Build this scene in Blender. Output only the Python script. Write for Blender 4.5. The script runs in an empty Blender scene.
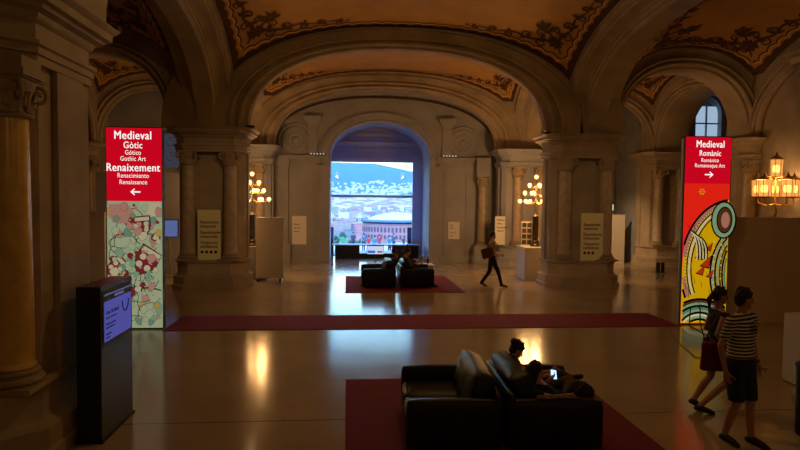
import bpy, bmesh, math, random
from mathutils import Vector, Matrix, noise
PI = math.pi
random.seed(7)
SC = bpy.context.scene
COL = SC.collection
sin, cos = math.sin, math.cos

# ------------------------------------------------------------------ materials
def _mat(name):
    m = bpy.data.materials.new(name); m.use_nodes = True
    nt = m.node_tree; nt.nodes.clear()
    out = nt.nodes.new('ShaderNodeOutputMaterial')
    return m, nt, out

def mat(name, col, rough=.6, metal=0, var=0, vscale=3, bump=0, bscale=40, col2=None, spec=.5, trans=0, coat=0, emit=None, estr=0, sheen=0):
    m, nt, out = _mat(name)
    p = nt.nodes.new('ShaderNodeBsdfPrincipled')
    nt.links.new(p.outputs[0], out.inputs[0])
    p.inputs['Base Color'].default_value = (*col, 1)
    p.inputs['Roughness'].default_value = rough
    p.inputs['Metallic'].default_value = metal
    p.inputs['Specular IOR Level'].default_value = spec
    p.inputs['Transmission Weight'].default_value = trans
    p.inputs['Coat Weight'].default_value = coat
    if emit:
        p.inputs['Emission Color'].default_value = (*emit, 1)
        p.inputs['Emission Strength'].default_value = estr
        m.cycles.emission_sampling = 'NONE'
    tc = nt.nodes.new('ShaderNodeTexCoord')
    if var or col2:
        n = nt.nodes.new('ShaderNodeTexNoise'); n.inputs['Scale'].default_value = vscale
        n.inputs['Detail'].default_value = 6
        nt.links.new(tc.outputs['Object'], n.inputs['Vector'])
        r = nt.nodes.new('ShaderNodeValToRGB')
        c2 = col2 or tuple(c * (1 - var) for c in col)
        r.color_ramp.elements[0].position = .35; r.color_ramp.elements[1].position = .65
        r.color_ramp.elements[0].color = (*c2, 1); r.color_ramp.elements[1].color = (*col, 1)
        nt.links.new(n.outputs['Fac'], r.inputs[0]); nt.links.new(r.outputs[0], p.inputs['Base Color'])
    if bump:
        n = nt.nodes.new('ShaderNodeTexNoise'); n.inputs['Scale'].default_value = bscale
        n.inputs['Detail'].default_value = 4
        nt.links.new(tc.outputs['Object'], n.inputs['Vector'])
        b = nt.nodes.new('ShaderNodeBump'); b.inputs['Strength'].default_value = bump; b.inputs['Distance'].default_value = .02
        nt.links.new(n.outputs['Fac'], b.inputs['Height']); nt.links.new(b.outputs[0], p.inputs['Normal'])
    return m

def glow(name, col, s, sample=False):
    m, nt, out = _mat(name)
    e = nt.nodes.new('ShaderNodeEmission'); e.inputs[0].default_value = (*col, 1); e.inputs[1].default_value = s
    nt.links.new(e.outputs[0], out.inputs[0])
    m.cycles.emission_sampling = 'AUTO' if sample else 'NONE'
    return m

M = {}
M['stone'] = mat('stone', (.42, .33, .235), .75, var=.3, vscale=1.3, bump=.25, bscale=14)
M['stone_pale'] = mat('stone_pale', (.34, .34, .37), .75, var=.18, vscale=1.0, bump=.15, bscale=10)
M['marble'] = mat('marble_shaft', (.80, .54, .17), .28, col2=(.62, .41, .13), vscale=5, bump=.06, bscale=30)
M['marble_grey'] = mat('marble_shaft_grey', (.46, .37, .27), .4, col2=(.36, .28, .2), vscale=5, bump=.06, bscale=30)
M['ochre'] = mat('ochre_plaster', (.52, .285, .085), .85, col2=(.44, .235, .07), vscale=1.6, bump=.1, bscale=12)
M['brown_paint'] = mat('brown_paint', (.075, .032, .012), .85)
M['ochre_line'] = mat('light_ochre_line', (.72, .42, .14), .85)
M['redrug'] = mat('red_carpet', (.22, .008, .014), .95, var=.25, vscale=30, bump=.3, bscale=200)
M['runner'] = mat('red_runner', (.30, .012, .014), .9, var=.2, vscale=30, bump=.3, bscale=200)
M['leather'] = mat('black_leather', (.006, .006, .006), .38, bump=.35, bscale=60, spec=.35)
M['black'] = mat('black_metal', (.006, .007, .009), .4)
M['darkgrey'] = mat('dark_grey', (.03, .03, .035), .6)
M['bronze'] = mat('dark_bronze', (.05, .035, .02), .45, metal=.7)
M['gilt'] = mat('gilt_brass', (.55, .33, .10), .35, metal=.9)
M['whitepanel'] = mat('white_panel', (.60, .55, .48), .6)
M['beigepanel'] = mat('beige_panel', (.80, .63, .46), .6)
M['greypanel'] = mat('grey_panel', (.34, .34, .40), .7)
M['cream'] = mat('cream_board', (.85, .80, .50), .6)
M['paper'] = mat('white_paper', (.75, .74, .70), .7)
M['ink'] = mat('black_ink', (.015, .015, .015), .6)
M['tint'] = mat('blue_grey_frame', (.30, .38, .46), .45, metal=.3)
M['skin'] = mat('skin', (.55, .29, .18), .5)
M['skin_dark'] = mat('tanned_skin', (.40, .20, .12), .55)
M['hair'] = mat('dark_hair', (.012, .008, .006), .6, bump=.5, bscale=80)
M['navy'] = mat('navy_cloth', (.010, .012, .022), .9)
M['blackcloth'] = mat('black_cloth', (.010, .010, .012), .9)
M['denim'] = mat('dark_denim', (.02, .025, .05), .9)
M['redcloth'] = mat('red_cloth', (.15, .010, .010), .85, var=.2, vscale=8)
M['tan'] = mat('tan_cloth', (.38, .24, .12), .85)
M['brownbag'] = mat('brown_cloth', (.10, .05, .025), .8)
M['shoe'] = mat('dark_shoe', (.02, .015, .015), .6)
M['sole'] = mat('white_sole', (.6, .58, .55), .6)
M['bulb'] = glow('lit_bulb', (1, .43, .10), 9)
M['flame'] = glow('lit_lantern', (1, .47, .12), 9)

def lin(h):
    return tuple(((int(h[i:i+2], 16) / 255) ** 2.2) for i in (0, 2, 4))

# striped tee
def striped():
    m, nt, out = _mat('striped_knit')
    p = nt.nodes.new('ShaderNodeBsdfPrincipled'); p.inputs['Roughness'].default_value = .9
    nt.links.new(p.outputs[0], out.inputs[0])
    tc = nt.nodes.new('ShaderNodeTexCoord'); s = nt.nodes.new('ShaderNodeSeparateXYZ')
    nt.links.new(tc.outputs['Object'], s.inputs[0])
    a = nt.nodes.new('ShaderNodeMath'); a.operation = 'MULTIPLY'; a.inputs[1].default_value = 2 * PI / .038
    nt.links.new(s.outputs['Z'], a.inputs[0])
    b = nt.nodes.new('ShaderNodeMath'); b.operation = 'SINE'; nt.links.new(a.outputs[0], b.inputs[0])
    g = nt.nodes.new('ShaderNodeMath'); g.operation = 'GREATER_THAN'; g.inputs[1].default_value = .1
    nt.links.new(b.outputs[0], g.inputs[0])
    r = nt.nodes.new('ShaderNodeMix'); r.data_type = 'RGBA'
    r.inputs[6].default_value = (.02, .02, .025, 1); r.inputs[7].default_value = (.62, .58, .52, 1)
    nt.links.new(g.outputs[0], r.inputs[0]); nt.links.new(r.outputs[2], p.inputs['Base Color'])
    return m
M['striped'] = striped()

def floor_mat():
    m, nt, out = _mat('polished_marble_floor')
    L = nt.links.new
    p = nt.nodes.new('ShaderNodeBsdfPrincipled'); p.inputs['Specular IOR Level'].default_value = .42; L(p.outputs[0], out.inputs[0])
    tc = nt.nodes.new('ShaderNodeTexCoord')
    n = nt.nodes.new('ShaderNodeTexNoise'); n.inputs['Scale'].default_value = .9; n.inputs['Detail'].default_value = 9
    L(tc.outputs['Object'], n.inputs['Vector'])
    r = nt.nodes.new('ShaderNodeValToRGB')
    r.color_ramp.elements[0].position = .3; r.color_ramp.elements[1].position = .7
    r.color_ramp.elements[0].color = (.36, .27, .165, 1); r.color_ramp.elements[1].color = (.44, .34, .215, 1)
    L(n.outputs['Fac'], r.inputs[0])
    # slab joints
    br = nt.nodes.new('ShaderNodeTexBrick'); br.offset = 0
    br.inputs['Scale'].default_value = 1; br.inputs['Brick Width'].default_value = 900; br.inputs['Row Height'].default_value = 5.1
    br.inputs['Mortar Size'].default_value = .012; br.inputs['Mortar Smooth'].default_value = .2
    mp = nt.nodes.new('ShaderNodeMapping'); mp.inputs['Location'].default_value = (450, -7.32 + 5.1 * 4, 0)
    L(tc.outputs['Object'], mp.inputs[0]); L(mp.outputs[0], br.inputs['Vector'])
    mx = nt.nodes.new('ShaderNodeMix'); mx.data_type = 'RGBA'; L(br.outputs['Fac'], mx.inputs[0])
    L(r.outputs[0], mx.inputs[6]); mx.inputs[7].default_value = (.10, .07, .045, 1)
    L(mx.outputs[2], p.inputs['Base Color'])
    n2 = nt.nodes.new('ShaderNodeTexNoise'); n2.inputs['Scale'].default_value = 2.2; n2.inputs['Detail'].default_value = 5
    L(tc.outputs['Object'], n2.inputs['Vector'])
    mr = nt.nodes.new('ShaderNodeMapRange'); mr.inputs[3].default_value = .10; mr.inputs[4].default_value = .20
    L(n2.outputs['Fac'], mr.inputs[0]); L(mr.outputs[0], p.inputs['Roughness'])
    n3 = nt.nodes.new('ShaderNodeTexNoise'); n3.inputs['Scale'].default_value = 1.6; n3.inputs['Detail'].default_value = 3
    L(tc.outputs['Object'], n3.inputs['Vector'])
    b = nt.nodes.new('ShaderNodeBump'); b.inputs['Strength'].default_value = .12; b.inputs['Distance'].default_value = .02
    L(n3.outputs['Fac'], b.inputs['Height']); L(b.outputs[0], p.inputs['Normal'])
    return m
M['floor'] = floor_mat()

# ------------------------------------------------------------------ mesh helpers
def MB(): return bmesh.new()

def link(name, bm, mats, parent=None, smooth=False, auto=None):
    me = bpy.data.meshes.new(name); bmesh.ops.recalc_face_normals(bm, faces=bm.faces[:])
    bm.to_mesh(me); bm.free()
    if not isinstance(mats, (list, tuple)): mats = [mats]
    for m in mats: me.materials.append(M[m] if isinstance(m, str) else m)
    if smooth:
        for p in me.polygons: p.use_smooth = True
    if auto:
        for p in me.polygons: p.use_smooth = True
        me.set_sharp_from_angle(angle=math.radians(auto))
    o = bpy.data.objects.new(name, me); COL.objects.link(o)
    if parent: o.parent = parent
    return o

def tag(o, label=None, cat=None, group=None, kind=None):
    if label: o['label'] = label
    if cat: o['category'] = cat
    if group: o['group'] = group
    if kind: o['kind'] = kind
    return o

def thing(name, label, cat, loc=(0, 0, 0), rz=0, group=None, kind=None):
    o = bpy.data.objects.new(name, None); COL.objects.link(o)
    o.empty_display_size = .1
    o.location = loc; o.rotation_euler = (0, 0, rz)
    return tag(o, label, cat, group, kind)

def copy_tree(o, parent=None):
    c = o.copy(); COL.objects.link(c); c.parent = parent
    for ch in list(o.children): copy_tree(ch, c)
    return c

def place(o, loc, rz=0): o.location = loc; o.rotation_euler = (0, 0, rz); return o

def box(bm, x0, x1, y0, y1, z0, z1, mi=0, bev=0):
    vs = [bm.verts.new((x, y, z)) for z in (z0, z1) for y in (y0, y1) for x in (x0, x1)]
    fs = [bm.faces.new([vs[i] for i in q]) for q in ((0, 2, 3, 1), (4, 5, 7, 6), (0, 1, 5, 4), (2, 6, 7, 3), (0, 4, 6, 2), (1, 3, 7, 5))]
    for f in fs: f.material_index = mi
    if bev:
        es = list({e for f in fs for e in f.edges})
        r = bmesh.ops.bevel(bm, geom=es, offset=bev, segments=3, profile=.5, affect='EDGES')
        for f in r['faces']: f.material_index = mi
    return vs

def prism(bm, poly, z0, z1, mi=0):
    a = [bm.verts.new((x, y, z0)) for x, y in poly]; b = [bm.verts.new((x, y, z1)) for x, y in poly]
    n = len(poly)
    fs = [bm.faces.new(a[::-1]), bm.faces.new(b)]
    for i in range(n): fs.append(bm.faces.new((a[i], a[(i + 1) % n], b[(i + 1) % n], b[i])))
    for f in fs: f.material_index = mi

def loft(bm, rings, mi=0, cap=True, closed=True):
    R = [[bm.verts.new(p) for p in r] for r in rings]
    n = len(R[0])
    for a, b in zip(R, R[1:]):
        for i in range(n if closed else n - 1):
            j = (i + 1) % n
            f = bm.faces.new((a[i], a[j], b[j], b[i])); f.material_index = mi
    if cap:
        for r in (R[0][::-1], R[-1]):
            try: bm.faces.new(r).material_index = mi
            except ValueError: pass
    return R

def lathe(bm, prof, c=(0, 0), seg=24, mi=0, flute=0):
    rings = []
    for r, z in prof:
        rings.append([(c[0] + r * cos(2 * PI * i / seg), c[1] + r * sin(2 * PI * i / seg), z) for i in range(seg)])
    loft(bm, rings, mi)

def tube(bm, pts, r, seg=8, mi=0, cap=True):
    pts = [Vector(p) for p in pts]
    rr = r if isinstance(r, (list, tuple)) else [r] * len(pts)
    rings = []; up = Vector((0, 0, 1)); prev = None
    for i, p in enumerate(pts):
        d = (pts[min(i + 1, len(pts) - 1)] - pts[max(i - 1, 0)]).normalized()
        if prev is None:
            a = d.cross(up) if abs(d.z) < .9 else d.cross(Vector((1, 0, 0)))
        else:
            a = prev - d * prev.dot(d)
        a.normalize(); prev = a; b = d.cross(a)
        rings.append([p + (a * cos(2 * PI * k / seg) + b * sin(2 * PI * k / seg)) * rr[i] for k in range(seg)])
    loft(bm, rings, mi, cap)

def ball(bm, c, r, sub=2, mi=0, rot=None):
    if not isinstance(r, (list, tuple)): r = (r, r, r)
    m = Matrix.Translation(Vector(c))
    if rot is not None: m = m @ rot.to_4x4()
    m = m @ Matrix.Diagonal((*r, 1))
    g = bmesh.ops.create_icosphere(bm, subdivisions=sub, radius=1, matrix=m)
    for v in g['verts']:
        for f in v.link_faces: f.material_index = mi
    return g['verts']

_ICO = {}
def ico(sub):
    if sub not in _ICO:
        b = bmesh.new(); bmesh.ops.create_icosphere(b, subdivisions=sub, radius=1); _ICO[sub] = [v.co.copy() for v in b.verts]; b.free()
    return _ICO[sub]
def hull(bm, ells, sub=2):
    """convex hull of ellipsoids (centre, radii, rotation)"""
    b = bmesh.new()
    for c, r, rot in ells:
        for u in ico(sub):
            p = Vector((u.x * r[0], u.y * r[1], u.z * r[2]))
            if rot is not None: p = rot @ p
            b.verts.new(Vector(c) + p)
    g = bmesh.ops.convex_hull(b, input=b.verts[:], use_existing_faces=False)
    junk = {e for e in g['geom_interior'] + g['geom_unused'] if isinstance(e, bmesh.types.BMVert)}
    bmesh.ops.delete(b, geom=list(junk), context='VERTS')
    me = bpy.data.meshes.new('tmp'); b.to_mesh(me); b.free(); bm.from_mesh(me); bpy.data.meshes.remove(me)
def capsule(bm, p0, r0, p1, r1, mi=0, sub=2):
    hull(bm, [(p0, (r0,) * 3, None), (p1, (r1,) * 3, None)], sub)

def solo(fn, *a, **k):
    b = MB(); fn(b, *a, **k); return b

def merge(bm, other):
    me = bpy.data.meshes.new('tmp'); other.to_mesh(me); other.free()
    bm.from_mesh(me); bpy.data.meshes.remove(me)

# ------------------------------------------------------------------ text
def text(body, parent, loc, size, m, rot=(PI / 2, 0, 0), sx=.86, align='CENTER', bold=0, name='lettering'):
    c = bpy.data.curves.new(name, 'FONT'); c.body = body; c.size = size; c.align_x = align; c.align_y = 'CENTER'
    c.offset = 0; c.space_character = 1.0 + 4 * bold + .06; c.extrude = .0015
    c.materials.append(M[m] if isinstance(m, str) else m)
    tmp = bpy.data.objects.new(name, c); COL.objects.link(tmp)
    me = bpy.data.meshes.new_from_object(tmp.evaluated_get(bpy.context.evaluated_depsgraph_get())); bpy.data.objects.remove(tmp); bpy.data.curves.remove(c)
    me.name = name
    if bold:
        b_ = bmesh.new(); b_.from_mesh(me); d_ = bold * .75
        for dx_, dz_ in ((d_, 0), (-d_, 0), (0, d_ * .5)):
            m2_ = me.copy(); m2_.transform(Matrix.Translation((dx_, dz_, 0))); b_.from_mesh(m2_); bpy.data.meshes.remove(m2_)
        b_.to_mesh(me); b_.free()
    o = bpy.data.objects.new(name, me); COL.objects.link(o); o.parent = parent
    o.location = loc; o.rotation_euler = rot; o.scale = (sx, 1, 1)
    return o

# ------------------------------------------------------------------ architecture
ZS = 4.75; NE = 2.3
def sup(a, b, t):
    c, s = cos(t), sin(t)
    return (a * math.copysign(abs(c) ** (2 / NE), c), b * abs(s) ** (2 / NE))
def zsup(a, b, x):
    q = min(1, abs(x) / a)
    return b * (1 - q ** NE) ** (1 / NE)

def archprof(w0, w1, top=1.35, st=1.0):
    """closed profile (offset outward, across): stepped mouldings on both faces"""
    half = [(top, 0), (.66, 0), (.66, .06), (.62, .07), (.615, .02), (.57, .02), (.565, .10), (.34, .11), (.335, .05), (.29, .02), (.25, .05), (.245, .17), (.20, .21), (.195, .11), (.15, .08), (.11, .11), (.105, .24), (.05, .27), (.03, .24), (0, .30)]
    W = w1 - w0
    k = min(1.0, W * .4 / .32) * st
    a = [(o, w0 + y * k) for o, y in half]; b = [(o, w1 - y * k) for o, y in half][::-1]
    return a + b

def orderprof(w0, w1, top=1.35):
    half = [(top, 0), (.66, 0), (.66, .06), (.62, .07), (.615, .02), (.57, .02), (.565, .10), (.37, .11), (.365, .17), (.31, .19), (.30, .50), (.28, .56), (.22, .56), (.21, .62), (.11, .63), (.10, .69), (.04, .70), (0, .76)]
    k = min(1, (w1 - w0) / 2.2)
    return [(o, w0 + y * k) for o, y in half] + [(o, w1 - y * k) for o, y in half][::-1]
def frontprof(w0):
    half = [(1.35, 0), (.66, 0), (.66, .06), (.62, .07), (.615, .02), (.57, .02), (.565, .10), (.34, .11), (.335, .05), (.29, .02), (.25, .05), (.245, .15), (.20, .19), (.195, .11), (.15, .08), (.11, .11), (.105, .20), (.05, .23), (.03, .21), (0, .26)]
    back = [(0, .50), (.05, .54), (.10, .53), (.14, .60), (.28, .62), (.32, .70), (.48, .74), (.50, 1.42), (.66, 1.5), (1.35, 1.5)]
    return [(o, w0 + y) for o, y in half + back]

def arch(name, axis, c, a, b, w0, w1, m='stone', zs=ZS, top=1.35, seg=56, label=None, prof=None, kx=1):
    """axis 'x': arch spans along X centred c, thickness along Y w0..w1."""
    pr = prof or archprof(w0, w1, top)
    bm = MB(); rings = []
    for i in range(seg + 1):
        t = PI * i / seg
        ring = []
        for o, w in pr:
            u, z = sup(a + (o if o < 0 else o * kx), b + o, t)
            z = zs + z
            ring.append((c + u, w, z) if axis == 'x' else (w, c + u, z))
        rings.append(ring)
    loft(bm, rings)
    o = link(name, bm, m, auto=35)
    return tag(o, label, 'arch', kind='structure')

class Vault:
    def __init__(s, x0, x1, y0, y1, bx, by, flat=.2):
        s.x0, s.x1, s.y0, s.y1 = x0, x1, y0, y1
        s.cx, s.cy = (x0 + x1) / 2, (y0 + y1) / 2
        s.ax, s.ay = (x1 - x0) / 2, (y1 - y0) / 2
        s.bx, s.by, s.flat = bx, by, flat
        o = .64
        s.fx = lambda x: ZS + zsup(s.ax + o, s.bx + o, x - s.cx)
        s.fy = lambda y: ZS + zsup(s.ay + o, s.by + o, y - s.cy)
        s.zc = max(s.fx(x0), s.fy(y0))
        s.tx = s.table(s.fx, x0, x1); s.ty = s.table(s.fy, y0, y1)
    def table(s, f, a, b, n=400):
        t = [(0, a)]; L = 0; pz = f(a)
        for i in range(1, n + 1):
            x = a + (b - a) * i / n; z = f(x); L += math.hypot((b - a) / n, z - pz); t.append((L, x)); pz = z
        return t
    def inv(s, t, L):
        L = max(0, min(L, t[-1][0])); lo, hi = 0, len(t) - 1
        while hi - lo > 1:
            m = (lo + hi) // 2
            if t[m][0] <= L: lo = m
            else: hi = m
        (a, xa), (b, xb) = t[lo], t[hi]
        return xa + (xb - xa) * ((L - a) / (b - a) if b > a else 0)
    def z(s, x, y):
        X = s.fx(x) - s.zc; Y = s.fy(y) - s.zc
        X = max(X, 0); Y = max(Y, 0)
        h = max(.01, 7.8 - s.zc)
        return s.zc + X + Y - (1 - s.flat) * X * Y / h
    def P(s, L, T, off=0):
        x, y = s.inv(s.tx, L), s.inv(s.ty, T)
        return (x, y, s.z(x, y) - off)

def ribbon(bm, V, pts, w, mi, off=.02, cornerflip=None):
    """flat painted ribbon on the vault; pts in arc-length coords, w half widths"""
    n = len(pts); prev = None
    f = cornerflip or (lambda a, b: (a, b))
    for i, p in enumerate(pts):
        a, b = pts[max(0, i - 1)], pts[min(n - 1, i + 1)]
        dx, dy = b[0] - a[0], b[1] - a[1]; l = math.hypot(dx, dy) or 1
        nx, ny = -dy / l, dx / l
        ww = w[i] if isinstance(w, list) else w
        q = [bm.verts.new(V.P(*f(p[0] + nx * ww * s, p[1] + ny * ww * s), off)) for s in (1, -1)]
        if prev: bm.faces.new((prev[0], q[0], q[1], prev[1])).material_index = mi
        prev = q

def spiral(cx, cy, r, a0, turns, d, n=18, tail=None):
    pts = list(tail or [])
    for i in range(n + 1):
        t = i / n; rr = r * (1 - .82 * t); a = a0 + d * 2 * PI * turns * t
        pts.append((cx + rr * cos(a), cy + rr * sin(a)))
    return pts

def leafblob(bm, V, x, y, ang, L, W, mi, off, f):
    n = 7; pts = []
    for i in range(n + 1):
        t = i / n; pts.append((x + cos(ang + .5 * t) * L * t, y + sin(ang + .5 * t) * L * t))
    w = [W * sin(PI * min(1, .12 + .88 * i / n)) * (1 if i % 2 else .7) + .002 for i in range(n + 1)]
    ribbon(bm, V, pts, w, mi, off, f)

def ornament(bm, V, LX, LY, flipx, flipy, sc=1.0):
    def arm(swap, length):
        def f(a, b):
            if swap: a, b = b, a
            a, b = a * sc, b * sc
            return (LX - a if flipx else a, LY - b if flipy else b)
        # stem undulating beside the edge band
        x0 = .95; n = 60; st = []; w = []
        for i in range(n + 1):
            t = i / n; st.append((x0 + length * t, .80 - .22 * t + .09 * (1 - .5 * t) * sin(t * 5 * PI))); w.append(.042 * (1 - .75 * t) + .010)
        ribbon(bm, V, st, w, 1, .022, f)
        for k in range(5):
            t = (k + .5) / 5; i = int(t * n); px, py = st[i]; s = 1 if k % 2 else -1
            r = .22 * (1 - .55 * t)
            ribbon(bm, V, spiral(px + r * .5, py + s * r * 1.0, r, -s * PI / 2, 1.25, s), [.034 * (1 - .5 * j / 18) for j in range(19)], 1, .024, f)
            leafblob(bm, V, px, py, s * .9, .34 * (1 - .5 * t), .075, 1, .026, f)
            leafblob(bm, V, px + .1, py, -s * .8, .28 * (1 - .5 * t), .06, 1, .027, f)
        leafblob(bm, V, st[-1][0], st[-1][1], .5, .22, .04, 1, .026, f)
    arm(False, 2.6); arm(True, 2.6 if V.ay > 3 else 1.2)
    def g(a, b):
        a, b = a * sc, b * sc
        return (LX - a if flipx else a, LY - b if flipy else b)
    # rosette of leaves in the corner, growing along the diagonal
    for k in range(8):
        leafblob(bm, V, .92, .92, k * PI / 4, .30, .085, 1, .028, g)
    for s in (-1, 1):
        ribbon(bm, V, spiral(1.30 + .14 * s, 1.30 - .14 * s, .2, PI / 4 + PI, 1.3, s), [.026 * (1 - .5 * j / 18) for j in range(19)], 1, .03, g)
        leafblob(bm, V, 1.25, 1.25, PI / 4 + s * .7, .45, .09, 1, .031, g)
    for q_, l_ in ((-.9, .42), (-.25, .5), (.4, .42)): leafblob(bm, V, 1.38, 1.38, PI / 4 + q_, l_, .07, 1, .032, g)
    ribbon(bm, V, [(.6 + i * .05, .6 + i * .05) for i in range(22)], .03, 1, .029, g)

def make_vault(x0, x1, y0, y1, bx, by, label, orn=(1, 1, 1, 1), sc=1.0):
    V = Vault(x0, x1, y0, y1, bx, by)
    LX, LY = V.tx[-1][0], V.ty[-1][0]
    bm = MB(); N = 60
    g = [[bm.verts.new(V.P(LX * i / N, LY * j / N)) for i in range(N + 1)] for j in range(N + 1)]
    for j in range(N):
        for i in range(N): bm.faces.new((g[j][i], g[j][i + 1], g[j + 1][i + 1], g[j + 1][i]))
    # painted border following the four edges
    def border(swap, far, L, Lo):
        def f(a, b):
            b = Lo - b if far else b
            return (b, a) if swap else (a, b)
        n = int(L / .045); A = []; B = []; wA = []
        for i in range(n + 1):
            a = L * i / n
            wv = abs(sin(a * PI / .42)) ** .7 * .09
            d = min(a, L - a)
            A.append((a, (.17 + wv) / 2 * sc)); wA.append((.17 + wv) / 2 * sc)
            B.append((a, (.33 + wv * 1.2) * sc))
        # filled band edge..wave
        prev = None
        for i, (a, b) in enumerate(A):
            q = [bm.verts.new(V.P(*f(a, t), .018)) for t in (0.0, b * 2)]
            if prev: bm.faces.new((prev[0], q[0], q[1], prev[1])).material_index = 1
            prev = q
        i0 = next(i for i, p in enumerate(B) if p[0] > .42 * sc); i1 = n - i0
        ribbon(bm, V, B[i0:i1], .028 * sc, 1, .02, f)
        ribbon(bm, V, [(a, b - .06 * sc) for a, b in B[i0:i1]], .03 * sc, 2, .021, f)
    border(False, False, LX, LY); border(False, True, LX, LY)
    border(True, False, LY, LX); border(True, True, LY, LX)
    for k, (fx, fy) in enumerate(((0, 0), (1, 0), (0, 1), (1, 1))):
        if orn[k]: ornament(bm, V, LX, LY, fx, fy, sc)
    me = bpy.data.meshes.new('ceiling'); bm.to_mesh(me); bm.free()
    for m in ('ochre', 'brown_paint', 'ochre_line'): me.materials.append(M[m])
    for p in me.polygons: p.use_smooth = True
    o = bpy.data.objects.new('ceiling', me); COL.objects.link(o)
    return tag(o, label, 'ceiling', kind='structure')

def chrect(x0, x1, y0, y1, o, ch):
    x0 -= o; x1 += o; y0 -= o; y1 += o
    c = ch
    return [(x0 + c, y0), (x1 - c, y0), (x1, y0 + c), (x1, y1 - c), (x1 - c, y1), (x0 + c, y1), (x0, y1 - c), (x0, y0 + c)]

def stack(bm, x0, x1, y0, y1, ch, prof, mi=0):
    loft(bm, [[(x, y, z) for x, y in chrect(x0, x1, y0, y1, o, ch)] for z, o in prof], mi)

def capital_bm(r=.21, z0=3.66, h=.40):
    bm = MB()
    lathe(bm, [(r, z0 - .02), (r + .03, z0), (r + .035, z0 + .02), (r, z0 + .04), (r * .98, z0 + .08), (r * 1.02, z0 + .22), (r * 1.25, z0 + h - .07), (r * 1.25, z0 + h - .05)], seg=20)
    for row, (zz, hh, n, ph) in enumerate(((z0 + .04, .15, 8, 0), (z0 + .10, .19, 8, PI / 8))):
        for k in range(n):
            a = 2 * PI * k / n + ph; rings = []
            for i in range(6):
                t = i / 5; w = .075 * sin(PI * (.25 + .6 * t)) * (1 - .2 * t)
                rr = r * 1.03 + .02 * row + .07 * t ** 3; z = zz + hh * (t if t < .85 else .85 - (t - .85) * .9)
                d = Vector((cos(a), sin(a), 0)); s = Vector((-sin(a), cos(a), 0))
                ring = [d * rr + s * w, d * (rr + .025) + s * w * .35, d * (rr + .012), d * (rr + .025) - s * w * .35, d * rr - s * w, d * (rr - .02)]
                rings.append([(p.x, p.y, z) for p in ring])
            loft(bm, rings)
    for k in range(4):
        a = PI / 4 + k * PI / 2; d = Vector((cos(a), sin(a), 0))
        pts = []; rad = []
        for i in range(22):
            t = i / 21; th = PI / 2 - t * 2.6 * PI; q = .10 * (1 - .8 * t)
            c = d * (r * 1.42); pts.append(c + d * (q * cos(th)) + Vector((0, 0, z0 + h - .155 + q * sin(th)))); rad.append(.028 * (1 - .4 * t))
        tube(bm, pts, rad, 6)
        tube(bm, [d * (r * .9) + Vector((0, 0, z0 + h - .14)), d * (r * 1.2) + Vector((0, 0, z0 + h - .07)), d * (r * 1.42) + Vector((0, 0, z0 + h - .055))], .022, 6)
    # abacus with concave sides
    rings = []
    for z, s in ((z0 + h - .06, 1.0), (z0 + h - .03, 1.03), (z0 + h - .025, 1.1), (z0 + h, 1.12)):
        ring = []
        for k in range(4):
            a = PI / 4 + k * PI / 2; q = r * 1.62 * s
            for da in (-.06, .06): ring.append((q * cos(a + da), q * sin(a + da), z))
            am = a + PI / 4
            for dd in (-.4, 0, .4):
                q2 = r * 1.18 * s * (1 + .25 * dd * dd); ring.append((q2 * cos(am + dd), q2 * sin(am + dd), z))
        rings.append(ring)
    loft(bm, rings)
    return bm

def shaft_bm(r=.21, z0=1.06, z1=3.66):
    bm = MB(); pr = [(r + .02, z0), (r + .02, z0 + .03), (r, z0 + .06)]
    for i in range(9):
        t = i / 8; pr.append((r * (1 - .12 * t ** 1.8), z0 + .07 + (z1 - z0 - .09) * t))
    lathe(bm, pr, seg=32)
    return bm
def base_bm(r=.21, z0=.85):
    bm = MB(); s = r + .12
    box(bm, -s, s, -s, s, z0, z0 + .05)
    pr = [(r + .09, z0 + .05)]
    for i in range(7):
        a = -PI / 2 + PI * i / 6; pr.append((r + .07 + .035 * cos(a), z0 + .09 + .035 * sin(a)))
    pr += [(r + .055, z0 + .13), (r + .04, z0 + .145)]
    for i in range(7):
        a = -PI / 2 + PI * i / 6; pr.append((r + .035 + .025 * cos(a), z0 + .17 + .025 * sin(a)))
    pr += [(r + .02, z0 + .2), (r + .02, z0 + .215)]
    lathe(bm, pr, seg=32)
    return bm

class _P: pass
PROTO = _P()
def init_column():
    sh = link('column_shaft', shaft_bm(), 'marble', smooth=False, auto=40)
    b = link('column_base', base_bm(), 'stone', sh, auto=40)
    c = link('capital', capital_bm(), 'stone', sh, auto=50)
    sg = sh.data.copy(); sg.materials[0] = M['marble_grey']
    PROTO.col, PROTO.grey, PROTO.used = sh, sg, False
init_column()
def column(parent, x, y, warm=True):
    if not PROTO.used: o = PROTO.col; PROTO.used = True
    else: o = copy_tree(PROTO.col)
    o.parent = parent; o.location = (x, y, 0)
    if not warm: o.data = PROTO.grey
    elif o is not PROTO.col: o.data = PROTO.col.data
    return o

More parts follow.
